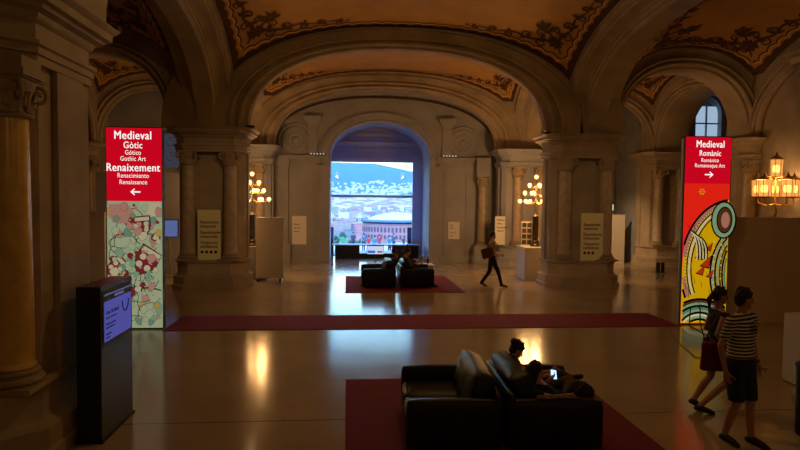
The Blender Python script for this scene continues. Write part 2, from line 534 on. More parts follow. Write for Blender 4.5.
# profile of pier, z / offset
PL = [(0, .16), (.12, .16), (.15, .13), (.36, .13), (.42, .05), (.47, .03), (.75, .03), (.79, .07), (.85, .07)]
EN = [(4.04, .05), (4.12, .05), (4.13, .075), (4.2, .075), (4.22, .10), (4.26, .10), (4.27, .03), (4.44, .03), (4.46, .06), (4.5, .08), (4.53, .09), (4.56, .16), (4.6, .17), (4.61, .23), (4.69, .24), (4.72, .28), (4.75, .30), (4.76, .30)]
def pier(label, x0, x1, y0, y1, cols, m='stone', ch=.3, warm=True, wallside=None, kind='structure', cs=1):
    """x0..x1,y0..y1: body. columns stand in front of the body on the plinth"""
    t = thing('pillar', label, 'pillar', (0, 0, 0), kind=kind)
    yf = y0 - (.30 if cols else 0)
    bm = MB(); stack(bm, x0, x1, yf, y1, ch + .1, PL); link('plinth', bm, m, t, auto=30)
    bm = MB()
    stack(bm, x0 + .02, x1 - .02, y0, y1 - .02, .16, [(.84, 0), (4.05, 0)])
    # flat pilaster faces on the flanks and sunk panel on the front
    for xx, s in ((x0 + .02, -1), (x1 - .02, 1)):
        xa, xb = sorted((xx, xx + s * .06)); box(bm, xa, xb, y0 + .45, y1 - .45, .84, 4.05)
    w = (x1 - x0) / 2 - .62; cx = (x0 + x1) / 2
    if w > .2:
        box(bm, cx - w, cx - w + .06, y0 - .03, y0 + .01, 1.0, 3.9); box(bm, cx + w - .06, cx + w, y0 - .03, y0 + .01, 1.0, 3.9)
        box(bm, cx - w, cx + w, y0 - .03, y0 + .01, 3.84, 3.9)
    link('pier_body', bm, m, t, auto=30)
    bm = MB(); stack(bm, x0, x1, yf + .06, y1, ch, EN); link('entablature', bm, m, t, auto=30)
    for cxx, cyy in cols: column(t, cxx, cyy, warm).scale = (cs, cs, 1 if cs == 1 else .953)
    if cs != 1:
        for cxx, cyy in cols:
            bm = MB(); box(bm, cxx - .27, cxx + .27, cyy - .27, y0 + .05, 3.86, 3.93); box(bm, cxx - .24, cxx + .24, cyy - .24, y0 + .05, 3.93, 4.05); link('impost_block', bm, m, t)
    return t

# bay lines
XN0, XN1 = -2.9, 6.1; XL0 = -9.6; XR1 = 12.75
BW = 2.4
NB = 2.45
# floor
bm = MB(); box(bm, -11.8, 19.8, -8, 28.4, -.3, 0); tag(link('floor', bm, 'floor'), 'polished beige marble floor of the hall', 'floor', kind='structure')

# pillars ---------------------------------------------------------------
pier('dark stone pillar with yellow marble column at left edge beside the black kiosk', -5.25, -3.13, 6.32, 7.85, [(-4.55, 6.24), (-3.30, 6.24)], warm=True, cs=.87)
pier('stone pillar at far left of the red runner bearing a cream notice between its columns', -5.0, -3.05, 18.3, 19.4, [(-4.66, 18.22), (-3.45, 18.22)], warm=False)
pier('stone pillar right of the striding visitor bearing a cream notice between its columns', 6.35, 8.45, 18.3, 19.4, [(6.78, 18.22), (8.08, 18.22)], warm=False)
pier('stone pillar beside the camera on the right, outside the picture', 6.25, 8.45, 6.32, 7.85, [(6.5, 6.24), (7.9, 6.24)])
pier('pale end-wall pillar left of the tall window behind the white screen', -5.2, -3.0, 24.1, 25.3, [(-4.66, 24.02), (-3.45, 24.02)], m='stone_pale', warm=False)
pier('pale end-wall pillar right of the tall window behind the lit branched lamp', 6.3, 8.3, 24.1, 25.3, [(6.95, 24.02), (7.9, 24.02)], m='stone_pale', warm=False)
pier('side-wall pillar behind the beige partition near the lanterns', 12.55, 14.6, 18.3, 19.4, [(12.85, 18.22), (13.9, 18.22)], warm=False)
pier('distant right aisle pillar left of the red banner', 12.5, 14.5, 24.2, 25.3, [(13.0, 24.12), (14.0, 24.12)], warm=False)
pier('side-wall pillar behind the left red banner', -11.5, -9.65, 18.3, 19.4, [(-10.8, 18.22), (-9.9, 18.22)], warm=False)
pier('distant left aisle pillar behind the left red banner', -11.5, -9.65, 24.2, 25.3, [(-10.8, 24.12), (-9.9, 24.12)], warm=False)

# arches ------------------------------------------------------------------
NC = (XN0 + XN1) / 2; NA = (XN1 - XN0) / 2
RC = (8.5 + XR1) / 2; RA = (XR1 - 8.5) / 2
LC = (XL0 + -5.3) / 2; LA = (-5.3 - XL0) / 2
Y0A, Y0B, Y1A, Y1B, Y2A, Y2B = 5.9, 7.9, 18.0, 19.5, 24.3, 24.95
XV0, XV1 = -3.3, 6.75; KX = 1.83
arch('transverse_arch', 'x', NC, NA, NB, Y1A, Y1B, label='broad moulded stone arch across the nave in front', prof=frontprof(Y1A), kx=KX)
arch('transverse_arch', 'x', NC, NA, NB, Y0A, Y0B, label='broad stone arch across the nave above the near pillars', kx=KX)
arch('transverse_arch', 'x', NC, NA, NB - .12, Y2A, Y2B, label='second stone arch across the nave close to the end wall', kx=KX)
for c, a, s in ((RC, RA, 'right'), (LC, LA, 'left')):
    for ya, yb, w in ((Y0A, Y0B, 'near'), (Y1A, Y1B, 'middle'), (Y2A, Y2B, 'far')):
        arch('aisle_arch', 'x', c, a, 2.15, ya + .02, yb - .02, label=f'{w} round arch across the {s} aisle')
b1c, b1a = (Y0B + Y1A) / 2, (Y1A - Y0B) / 2
b2c, b2a = (Y1B + Y2A) / 2, (Y2A - Y1B) / 2
for xa, xb, s in ((XV1, XN1 + BW, 'right'), (-4.95, XV0, 'left')):
    arch('arcade_arch', 'y', b1c, b1a, NB, xa, xb, label=f'long arcade arch between nave and {s} aisle', prof=orderprof(xa, xb))
    arch('arcade_arch', 'y', b2c, b2a, 2.3, xa, xb, label=f'short arcade arch in the far bay on the {s}', prof=orderprof(xa, xb))
arch('arcade_arch', 'y', b2c, b2a, 2.2, XR1 + .02, XR1 + 1.8, label='short open arch at the outer edge of the right aisle')
arch('wall_arch', 'y', b2c, b2a, 2.2, XL0 - .4, XL0 - .02, label='short blind arch on the left side wall', top=3.2)
for xa, xb, s in ((XR1, XR1 + .4, 'right'), (XL0 - .4, XL0, 'left')):
    arch('wall_arch', 'y', b1c, b1a, NB, xa, xb, label=f'long blind arch on the {s} side wall', top=1.35)
# masonry cores above the pillars
bm = MB()
for xa, xb in ((-4.95, XV0), (XV1, XN1 + BW)):
    for ya, yb in ((Y0A, Y0B), (Y1A, Y1B)): box(bm, xa + .34, xb - .34, ya + .34, yb - .34, 4.7, 8.0)
    box(bm, xa + .34, xb - .34, Y2A + .28, 25.7, 4.7, 8.0)
for xa, xb in ((XR1, 14.6), (-11.4, XL0)):
    for ya, yb in ((Y0A, Y0B), (Y1A, Y1B), (Y2A, 25.7)): box(bm, xa + (.34 if xa > 0 else 0), xb - (.34 if xa < 0 else 0), ya + .3, yb - .3, 4.7, 8.4)
tag(link('wall_spandrels', bm, 'stone'), 'stone masonry above the pillars', 'wall', kind='structure')

# vaults
make_vault(XV0, XV1, Y0B, Y1A, NB, NB, 'ochre nave vault with painted brown scrollwork in its corners')
make_vault(XV0, XV1, Y1B, Y2A, NB, 2.3, 'ochre vault of the far nave bay with painted scrollwork', sc=.75)
make_vault(8.5, XR1, Y0B, Y1A, 2.15, NB, 'painted vault over the right aisle', sc=1.05)
make_vault(8.5, XR1, Y1B, Y2A, 2.15, 2.3, 'painted vault over the far bay of the right aisle', sc=.75)
make_vault(14.55, 19.0, Y1B, Y2A, 2.3, 2.2, 'painted vault of the outer bay on the right', sc=.7, orn=(0, 0, 0, 0))
make_vault(XL0, -4.95, Y0B, Y1A, 2.15, NB, 'painted vault over the left aisle', sc=1.05)
make_vault(XL0, -4.95, Y1B, Y2A, 2.15, 2.3, 'painted vault over the far bay of the left aisle', sc=.75)
# vault strip before the end wall
bm = MB(); rings = []
for k, (y, a, zt) in enumerate(((24.7, 4.9, 7.25), (25.0, 4.86, 7.18), (25.35, 4.8, 7.08), (25.7, 4.72, 6.95))):
    rings.append([(NC + sup(a, zt - ZS, PI * i / 64)[0], y, ZS + sup(a, zt - ZS, PI * i / 64)[1]) for i in range(65)])
loft(bm, rings, 0, cap=False, closed=False)
pr = None
for i in range(8, 57 * 4 - 0):
    t = PI * i / 256; wv = .05 * abs(sin(i * .55))
    def Q(y): 
        f = (y - 24.7); a = 4.9 - .18 * f; zt = 7.25 - .30 * f; u, z = sup(a - .015, zt - ZS - .02, t); return (NC + u, y, ZS + z)
    q = [bm.verts.new(Q(25.7)), bm.verts.new(Q(25.42 - wv))]
    if pr: bm.faces.new((pr[0], q[0], q[1], pr[1])).material_index = 1
    pr = q
tag(link('ceiling', bm, ['stone_pale', 'brown_paint'], smooth=True), 'narrow painted vault strip against the end wall', 'ceiling', kind='structure')
# rest of ceiling behind the camera and the roof slab above everything
bm = MB(); box(bm, -11.8, 19.8, -8, 28.4, 9.6, 9.9); tag(link('ceiling_roof', bm, 'stone'), 'roof above the vaults', 'roof', kind='structure')
bm = MB(); box(bm, -11.4, 19.4, -8, 5.95, 7.6, 7.8); tag(link('ceiling_rear', bm, 'ochre'), 'ochre ceiling above the landing', 'ceiling', kind='structure')

def wall_hole(bm, axis, p0, p1, u0, u1, z0, z1, c, a, zb, zs, b, n=28, mi=0):
    """wall slab p0..p1 thick with an arched hole (half width a, base zb, springing zs, rise b)"""
    def add(ua, ub, za_, zb_, zc_=None, zd_=None):
        # quad prism: bottom za_ at ua, zb_ at ub, top at z1 by default
        zt1 = z1 if zc_ is None else zc_; zt2 = z1 if zd_ is None else zd_
        P = [(ua, za_), (ub, zb_), (ub, zt2), (ua, zt1)]
        A = [bm.verts.new((u, p0, z) if axis == 'x' else (p0, u, z)) for u, z in P]
        B = [bm.verts.new((u, p1, z) if axis == 'x' else (p1, u, z)) for u, z in P]
        bm.faces.new(A); bm.faces.new(B[::-1])
        for i in range(4): bm.faces.new((A[i], A[(i + 1) % 4], B[(i + 1) % 4], B[i]))
    add(u0, c - a, z0, z0); add(c + a, u1, z0, z0)
    if zb > z0: add(c - a, c + a, z0, z0, zb, zb)
    for i in range(n):
        t0, t1 = PI * i / n, PI * (i + 1) / n
        ua, za_ = -a * cos(t0), b * sin(t0); ub, zb_ = -a * cos(t1), b * sin(t1)
        add(c + ua, c + ub, zs + za_, zs + zb_)

# end wall with the deep arched niche
WY = 25.6
bm = MB(); wall_hole(bm, 'x', WY, 28.0, -5.3, 8.5, 0, 9.6, 1.4, 2.13, 0, 4.55, 1.42, n=40)
box(bm, -11.6, -5.3, 25.3, 28.0, 0, 9.6); box(bm, 8.5, 8.7, 25.3, 28, 0, 9.6); box(bm, 8.7, 14.3, 27.4, 28.0, 0, 9.6)
box(bm, 8.7, 12.6, 25.3, 27.4, 6.9, 9.6); box(bm, 12.6, 14.5, 25.3, 27.4, 0, 9.6)
wall_hole(bm, 'x', 25.3, 26.4, 14.5, 19.8, 0, 9.6, 16.45, 1.75, 0, 5.6, 2.0)
wall_hole(bm, 'x', 26.4, 26.9, 14.5, 19.8, 0, 9.6, 16.53, .62, 3.2, 6.75, .75)
tag(link('wall_end', bm, 'stone_pale'), 'pale end wall pierced by the deep arched window niche', 'wall', kind='structure')
# niche archivolt
bm = MB(); rings = []
for i in range(49):
    t = PI * i / 48
    rings.append([(1.4 + (2.13 + o) * cos(t), WY - d, 4.55 + (1.42 + o) * sin(t)) for o, d in ((-.02, -.05), (-.02, .10), (.05, .12), (.08, .08), (.28, .08), (.31, .14), (.38, .14), (.40, 0))])
loft(bm, rings)
for s in (-1, 1):
    x = 1.4 + s * 2.36; xa, xb = x - .22, x + .22
    if s < 0: xa = -1.16; xb = -.75
    else: xa = 3.55; xb = 3.96
    box(bm, xa, xb, WY - .08, WY, 4.4, 4.56); box(bm, xa - .03, xb + .03, WY - .13, WY, 4.5, 4.58)
    box(bm, xa, xb, WY - .06, WY, 0, 4.4); box(bm, xa - .03, xb + .03, WY - .1, WY, 0, .3)
tag(link('trim_1', bm, 'stone_pale', auto=35), 'moulded stone surround of the window niche', 'trim', kind='structure')
# wall decoration: pilasters with console capitals, roundels, cornice
bm = MB()
for s, xc in ((-1, -1.45), (1, 4.25)):
    box(bm, xc - .2, xc + .2, WY - .07, WY, 4.6, 5.75)
    loft(bm, [[(xc + u * w, WY - d * (1 if k < 2 else 0), z) for k, u in ((0, -1), (0, 1), (2, 1), (2, -1))] for z, w, d in ((5.75, .2, .08), (5.85, .24, .12), (5.95, .32, .2), (6.08, .36, .26), (6.14, .36, .26))])
    rc = -2.15 if s < 0 else 4.95
    for R, r in ((.70, .05), (.56, .03), (.34, .03)):
        pts = [(rc + R * cos(a * PI / 16), WY - .02, 5.12 + R * sin(a * PI / 16)) for a in range(33)]
        tube(bm, pts, r, 8)
    lathe_b = MB(); lathe(lathe_b, [(.0, .09), (.12, .07), (.18, 0)], seg=16)
    bmesh.ops.transform(lathe_b, matrix=Matrix.Translation((rc, WY, 5.12)) @ Matrix.Rotation(PI / 2, 4, 'X'), verts=lathe_b.verts[:]); merge(bm, lathe_b)
tag(link('trim_2', bm, 'stone_pale', auto=35), 'pilasters and roundels in relief above the end wall cornice', 'trim', kind='structure')
bm = MB()
for xa, xb in ((-5.3, -1.0), (3.8, 8.4)):
    for z, d in ((4.06, .04), (4.14, .06), (4.32, .10), (4.38, .16), (4.44, .22)):
        box(bm, xa, xb, WY - d, WY, z, z + .065 if z < 4.4 else 4.5)
    # panel mouldings and dado
    box(bm, xa, xb, WY - .06, WY, 0, .22)
    for px0, px1 in (((-2.7, -1.35),) if xa < 0 else ((4.15, 5.15),)):
        for a, b, c, d in ((px0, px0 + .05, .35, 3.85), (px1 - .05, px1, .35, 3.85), (px0, px1, .35, .40), (px0, px1, 3.8, 3.85)):
            box(bm, a, b, WY - .035, WY, c, d)
tag(link('trim_3', bm, 'stone_pale', auto=35), 'cornice and wall panels of the end wall', 'trim', kind='structure')
t = thing('pillar', 'slim engaged column right of the window on the end wall', 'pillar', kind='structure')
bm = MB(); box(bm, 5.4, 6.25, 25.0, 25.6, 0, .765); box(bm, 5.35, 6.25, 25.05, 25.6, 0, .35); link('plinth', bm, 'stone_pale', t); column(t, 5.78, 25.3, False).scale = (.95, .95, .90)
bm = MB(); box(bm, 5.5, 6.08, 25.2, 25.62, 3.64, 4.5); link('entablature', bm, 'stone_pale', t)
t = thing('pillar', 'flat pilaster left of the window on the end wall', 'pillar', kind='structure')
bm = MB(); box(bm, -3.1, -2.35, 25.3, 25.6, 0, .8); link('plinth', bm, 'stone_pale', t); bm = MB(); box(bm, -3.0, -2.45, 25.42, 25.6, .8, 4.04); link('pilaster', bm, 'stone_pale', t)
bm = MB(); box(bm, -3.05, -2.4, 25.36, 25.62, 4.04, 4.45); link('entablature', bm, 'stone_pale', t)

# niche back wall: lintel + window
bm = MB(); box(bm, -3, 6, 28.0, 28.4, 4.46, 9.6); box(bm, -3, -.84, 28, 28.4, 0, 4.46); box(bm, 3.40, 6, 28, 28.4, 0, 4.46)
box(bm, -11.6, -3, 28, 28.4, 0, 9.6); box(bm, 6, 19.8, 28, 28.4, 0, 9.6)
tag(link('wall_window', bm, 'stone_pale'), 'wall above the tall window', 'wall', kind='structure')
bm = MB()
for z, h, d in ((4.46, .10, .06), (4.95, .06, .05), (5.15, .05, .08), (5.20, .07, .16), (5.27, .06, .24), (5.62, .10, .05)):
    box(bm, -.72, 3.52, 28 - d, 28, z, z + h)
tag(link('trim_4', bm, 'stone_pale'), 'horizontal mouldings over the tall window', 'trim', kind='structure')
wd = thing('window_1', 'tall window opening onto the terrace and the city', 'window', kind='structure')
bm = MB()
box(bm, 3.06, 3.40, 28.02, 28.2, 0, 4.46); box(bm, -.84, -.80, 28.05, 28.15, 0, 4.46); box(bm, -.84, 3.4, 28.05, 28.17, 2.76, 2.88); box(bm, -.84, 3.4, 28.05, 28.15, 4.40, 4.46)
link('window_frame', bm, 'tint', wd)
m_, nt_, out_ = _mat('clear_glass')
tr = nt_.nodes.new('ShaderNodeBsdfTransparent'); gl = nt_.nodes.new('ShaderNodeBsdfGlossy'); gl.inputs['Roughness'].default_value = .02
mx = nt_.nodes.new('ShaderNodeMixShader'); mx.inputs[0].default_value = .05; tr.inputs[0].default_value = (.93, .97, 1, 1)
nt_.links.new(tr.outputs[0], mx.inputs[1]); nt_.links.new(gl.outputs[0], mx.inputs[2]); nt_.links.new(mx.outputs[0], out_.inputs[0]); M['glass'] = m_
bm = MB()
for a, b in ((-.78, .40), (.42, 1.86), (1.88, 3.05)): box(bm, a, b, 28.1, 28.108, 2.9, 4.39)
link('pane', bm, 'glass', wd)

# side walls ---------------------------------------------------------------
bm = MB(); box(bm, 13.05, 13.3, -8, 18.6, 0, 9.6); box(bm, 14.4, 19.4, 18.9, 19.4, 0, 9.6)
box(bm, 19.4, 19.8, -8, 28, 0, 9.6)
tag(link('wall_right', bm, 'stone'), 'stone side wall of the right aisle', 'wall', kind='structure')
w2 = thing('window_2', 'small round-headed window high in the right side wall above the red banner', 'window', kind='structure')
bm = MB(); box(bm, 16.52, 16.58, 26.6, 26.67, 3.2, 7.15); box(bm, 15.8, 17.3, 26.6, 26.67, 5.25, 5.31); box(bm, 15.8, 17.3, 26.6, 26.67, 6.32, 6.38)
link('window_frame', bm, 'tint', w2)
bm = MB(); box(bm, 15.8, 17.3, 26.70, 26.71, 3.2, 7.15); link('pane', bm, glow('daylight_glow_pane', (.42, .60, .80), .75), w2)  # pane emission stands in for daylight behind the window
bm = MB(); box(bm, -11.8, -11.5, -8, 28, 0, 9.6); box(bm, -11.5, -9.9, -8, 18.8, 0, 9.6)
tag(link('wall_left', bm, 'stone'), 'stone side wall of the left aisle', 'wall', kind='structure')
bm = MB(); box(bm, -11.8, 19.8, -8.3, -8, 0, 9.6); tag(link('wall_rear', bm, 'stone'), 'stone wall behind the landing', 'wall', kind='structure')
# window with iron grille in left aisle end wall
w3 = thing('window_3', 'dim arched window with curling ironwork between the left banner and pillar', 'window', kind='structure')
bm = MB(); box(bm, -8.1, -6.2, 25.27, 25.29, 3.9, 5.3); link('pane', bm, glow('dim_daylight_glow', (.10, .11, .17), .35), w3)  # faint emission stands in for daylight behind the grille
bm = MB()
for x in (-8.1, -7.45, -6.8, -6.2): box(bm, x - .03, x + .03, 25.2, 25.27, 3.7, 5.35)
for k in range(3):
    cx = -7.78 + .65 * k
    for zz in (4.3, 4.9): tube(bm, [(cx + x_, 25.23, zz + z_) for x_, z_ in spiral(0, 0, .24, 0, 1.5, 1 if k % 2 else -1)], .016, 6)
tube(bm, [(-7.15 + 1.0 * cos(PI * i / 20), 25.23, 4.2 + 1.1 * sin(PI * i / 20)) for i in range(21)], .04, 6)
link('window_frame', bm, 'tint', w3)

# ------------------------------------------------------------------ rugs
def rug(x0, x1, y0, y1, label, m='redrug', name='rug', z=.012, cat='rug'):
    bm = MB(); box(bm, x0, x1, y0, y1, 0.0005, z, bev=.004); return tag(link(name, bm, m), label, cat)
rug(-.0, 3.5, 5.0, 8.93, 'square dark red rug under the near black sofas')
rug(-.03, 3.46, 17.2, 20.9, 'square dark red rug under the far sofas before the window')
rug(-3.70, 7.30, 12.4, 13.9, 'long dark red carpet runner crossing the floor between the two banners', 'runner', 'carpet_runner', cat='carpet')

# ------------------------------------------------------------------ sofas
def pillow(bm, x0, x1, y0, y1, z0, z1, puff=.03, n=8, mi=0):
    """soft box"""
    b = MB(); box(b, -1, 1, -1, 1, -1, 1)
    bmesh.ops.subdivide_edges(b, edges=b.edges[:], cuts=n, use_grid_fill=True)
    sx, sy, sz = (x1 - x0) / 2, (y1 - y0) / 2, (z1 - z0) / 2
    rr = .05
    for v in b.verts:
        p = Vector(v.co); q = Vector((p.x * sx, p.y * sy, p.z * sz))
        inn = Vector((max(-sx + rr, min(sx - rr, q.x)), max(-sy + rr, min(sy - rr, q.y)), max(-sz + rr, min(sz - rr, q.z))))
        d = q - inn
        if d.length > 1e-6: q = inn + d.normalized() * rr
        f = (1 - p.x ** 2) * (1 - p.y ** 2) if abs(p.z) > .99 else ((1 - p.z ** 2) * (1 - p.y ** 2) if abs(p.x) > .99 else (1 - p.z ** 2) * (1 - p.x ** 2))
        ax = 2 if abs(p.z) > .99 else (0 if abs(p.x) > .99 else 1)
        q[ax] += math.copysign(puff * f, p[ax])
        q += Vector((1, 1, 1)) * .006 * noise.noise(Vector((q.x * 6, q.y * 6, q.z * 6)))
        v.co = q
    bmesh.ops.translate(b, verts=b.verts[:], vec=((x0 + x1) / 2, (y0 + y1) / 2, (z0 + z1) / 2))
    merge(bm, b)

def make_sofa(label):
    """faces +X; origin at the back middle; depth 1.03, length 1.47"""
    t = thing('sofa', label, 'sofa')
    L = .735
    bm = MB(); box(bm, .0, 1.02, -L + .02, L - .02, .06, .24, bev=.02); link('frame', bm, 'leather', t, smooth=True)
    for y in (-L + .01, L - .15 + .0):
        bm = MB(); pillow(bm, .0, 1.03, y, y + .14, .05, .60, .006); link('armrest', bm, 'leather', t, smooth=True)
    for k in range(2):
        a = -L + .16 + k * .58; bm = MB(); pillow(bm, .18, 1.02, a, a + .57, .22, .43, .025); link('seat_cushion', bm, 'leather', t, smooth=True)
    bm = MB(); pillow(bm, -.13, .13, -L + .17, L - .17, -.22, .22, .03)
    for v in bm.verts: v.co.x += .008 * sin(v.co.y * 34 + 3 * v.co.z) * (1 if v.co.x > 0 else 0)
    bmesh.ops.transform(bm, matrix=Matrix.Translation((.22, 0, .60)) @ Matrix.Rotation(-.30, 4, 'Y'), verts=bm.verts[:])
    link('back_cushion', bm, 'leather', t, smooth=True)
    bm = MB(); pillow(bm, .0, .10, -L + .02, L - .02, .06, .66, .004); link('backrest', bm, 'leather', t, smooth=True)
    for x in (.08, .94):
        for y in (-L + .1, L - .1):
            bm = MB(); lathe(bm, [(.02, .012), (.025, .07)], (x, y), 10); link('foot', bm, 'tint', t)
    return t
s0 = make_sofa('black leather sofa with two lounging visitors, near red rug')
place(s0, (1.76, 6.87, 0), -.05)
s1 = copy_tree(s0); place(s1, (1.71, 6.87, 0), PI - .05); s1['label'] = 'empty black leather sofa backing onto the lounging pair, near red rug'
s2 = copy_tree(s0); place(s2, (1.64, 18.75, 0)); s2['label'] = 'dark sofa facing right on the far red rug with people seated'
s3 = copy_tree(s0); place(s3, (1.50, 18.75, 0), PI); s3['label'] = 'dark sofa facing left on the far red rug before the window'

# ------------------------------------------------------------------ kiosk
t = thing('information_kiosk', 'tall black information kiosk with glowing violet screen beside the left pillar', 'kiosk', (-2.80, 7.24, 0))
bm = MB(); box(bm, -.13, .13, -.48, .48, .02, 1.73, bev=.008); box(bm, -.15, .15, -.5, .5, 0, .03); link('housing', bm, 'black', t)
bm = MB(); box(bm, .13, .136, -.44, .455, 1.05, 1.68); link('screen_bezel', bm, 'darkgrey', t)
scr = thing('screen', None, None); scr.parent = t
bpy.data.objects.remove(scr)
bm = MB(); box(bm, .136, .139, -.40, .42, 1.10, 1.55); sc_ = link('screen', bm, glow('violet_screen', (.13, .13, .55), .55), t)
bm = MB()
box(bm, .1365, .1395, -.40, .42, 1.615, 1.63); box(bm, .1365, .1395, -.1, .18, 1.57, 1.60)
link('screen_bars', bm, glow('screen_bar_light', (.25, .25, .6), .35), t)
inkg = glow('screen_ink', (.03, .02, .16), .25)
for s_, z, sz in (('Com t\'hi situes?', 1.42, .062), ('Planta baixa - Sales i serveis', 1.36, .028), ('Col-leccio permanent', 1.29, .034), ('Medieval, Renaixement', 1.25, .028), ('Exposicions', 1.18, .034), ('Informacio', 1.14, .028)):
    text(s_, sc_, (.1405, -.36, z), sz, inkg, rot=(PI / 2, 0, PI / 2), align='LEFT', sx=.9)
bm = MB(); tube(bm, [(.141, .22 + .1 * cos(a), 1.48 - .13 * sin(a)) for a in [PI * i / 16 for i in range(17)]], .008, 6); link('emblem', bm, inkg, sc_)

# ------------------------------------------------------------------ banners
RED = glow('backlit_red', lin('d60f26'), .80); RED2 = glow('backlit_scarlet', lin('ee2a1c'), .80)
WHT = glow('backlit_white', (1, .97, .92), .95)
def shades(*hx, s=.55): return [glow('backlit_' + h, lin(h), s) for h in hx]
def banner(label, x0, x1, y, zt, zsplit, ang):
    t = thing('lightbox_banner', label, 'banner', ((x0 + x1) / 2, y, 0), ang)
    w = (x1 - x0) / 2
    bm = MB(); box(bm, -w, w, 0, .16, .0, zt); link('casing', bm, 'darkgrey', t)
    bm = MB(); box(bm, -w + .01, w - .01, -.006, .0, zsplit, zt - .02); link('red_panel', bm, RED, t)
    return t, w
def shape(bm, pts, y, mi):
    vs = [bm.verts.new((x, y, z)) for x, z in pts]
    f = bm.faces.new(vs); f.material_index = mi
def band(bm, cx, cz, a, b, t0, t1, w, y, mi, clip=None, n=40):
    prev = None
    for i in range(n + 1):
        t = t0 + (t1 - t0) * i / n; q = []
        for s in (-.5, .5):
            x = cx + (a + s * w) * cos(t); z = cz + (b + s * w) * sin(t)
            q.append((x, z))
        if prev and (clip is None or all(clip(*p) for p in q + prev)):
            vs = [bm.verts.new((x, y, z)) for x, z in (prev[0], q[0], q[1], prev[1])]
            bm.faces.new(vs).material_index = mi
        prev = q
def disc(bm, cx, cz, r, y, mi, rz=None, n=20):
    shape(bm, [(cx + r * cos(2 * PI * i / n), cz + (rz or r) * sin(2 * PI * i / n)) for i in range(n)], y, mi)

# left
bl, w = banner('tall red lightbox banner reading Medieval and Renaixement, left of the runner', -4.84, -3.74, 12.6, 4.12, 2.62, 0)
k = 1.1 / 56
def zl(y): return 4.12 - (y - 126.5) * (4.12 / 203.5)
for s_, y, sz, bo in (('Medieval', 135.3, .235, .006), ('Gòtic', 145, .19, .003), ('Gótico', 152.3, .13, 0), ('Gothic Art', 158.4, .13, 0), ('Renaixement', 167.3, .225, .006), ('Renacimiento', 175.2, .13, 0), ('Renaissance', 181.7, .13, 0)):
    text(s_, bl, (-.02, -.009, zl(y)), sz, WHT, bold=bo, sx=.82)
def arrow(parent, x, z, d, s=.1):
    bm = MB()
    b2 = [(-s, 0), (-s * .2, s * .7), (-s * .05, s * .55), (-s * .45, s * .14), (s, s * .14), (s, -s * .14), (-s * .45, -s * .14), (-s * .05, -s * .55), (-s * .2, -s * .7)]
    vs = [(x + d * a, z + b) for a, b in b2]
    shape(bm, vs, -.009, 0); link('arrow', bm, WHT, parent)
arrow(bl, .02, zl(191.3), 1)
cols = shades('b9c49a', '8fae8a', '8c2f33', '5a1c22', 'd8c9a2', 'c98f7c', '39402f', 'd9a44a', '7d9a80', s=.52)
bm = MB(); box(bm, -w + .01, w - .01, -.004, 0, .03, 2.62)
rr = random.Random(3)
y_ = -.006
for i in range(150):
    x, z = rr.uniform(-w + .06, w - .06), rr.uniform(.12, 2.55)
    r = rr.uniform(.02, .11); n = rr.randint(5, 9); a0 = rr.uniform(0, 6)
    pts = []
    for j in range(n):
        q = r * rr.uniform(.6, 1.1); aa = a0 + 2 * PI * j / n
        pts.append((max(-w + .015, min(w - .015, x + q * cos(aa))), max(.04, min(2.6, z + q * 1.1 * sin(aa)))))
    mi = rr.choice([1, 1, 8, 4, 5, 2, 5, 4, 8, 1, 0, 0, 0, 2, 7]) if z < 1.7 else rr.choice([2, 5, 4, 7, 5, 0, 8, 4])
    y_ -= .00006
    shape(bm, [(x + (px - x) * 1.06, z + (pz - z) * 1.06) for px, pz in pts], y_, 6); y_ -= .00006
    shape(bm, pts, y_, mi)
for i in range(40):
    x, z = rr.uniform(-w + .1, w - .2), rr.uniform(.15, 2.5)
    band(bm, x, z, rr.uniform(.08, .3), rr.uniform(.08, .3), rr.uniform(0, 3), rr.uniform(3.2, 6), .014, -.0125, 6, clip=lambda a, b: abs(a) < w - .015 and .04 < b < 2.6)
def shield(cx, cz, s, rot, top=True):
    global y_
    def R(p): return (max(-w + .012, min(w - .012, cx + s * (p[0] * cos(rot) - p[1] * sin(rot)))), cz + s * (p[0] * sin(rot) + p[1] * cos(rot)))
    P = [(-.8, 1), (.8, 1), (.8, 0), (.6, -.6), (0, -1.15), (-.6, -.6), (-.8, 0)]
    shape(bm, [R((x * 1.1, z * 1.08)) for x, z in P], -.0135, 6); shape(bm, [R(p) for p in P], -.014, 2)
    shape(bm, [R(p) for p in ((-.74, .94), (.74, .94), (.74, .55), (-.74, .55))], -.0145, 4)
    for a, b in ((-.36, .2), (.36, .2), (-.34, -.42), (.34, -.42)):
        q = R((a, b)); disc(bm, q[0], q[1], s * .24, -.015, 4)
shield(.16, 2.12, .19, .1); shield(.22, 1.40, .27, -.55); shield(-.36, 1.28, .2, -.9)
shape(bm, [(-.5, 2.55), (-.15, 2.58), (.0, 2.4), (-.1, 2.2), (-.35, 2.15), (-.5, 2.3)], -.0134, 5)
shape(bm, [(.1, 2.6), (.5, 2.6), (.5, 2.35), (.3, 2.3)], -.0134, 4)
band(bm, .0, .62, .75, .25, PI * .1, PI * .9, .03, -.0136, 6, clip=lambda a, b: abs(a) < w - .015)
# light swarm of brush dots
for i in range(60):
    disc(bm, rr.uniform(-.4, .4), rr.uniform(.7, 1.15), .012, -.0131, 6, n=6)
link('artwork_panel', bm, cols, bl)

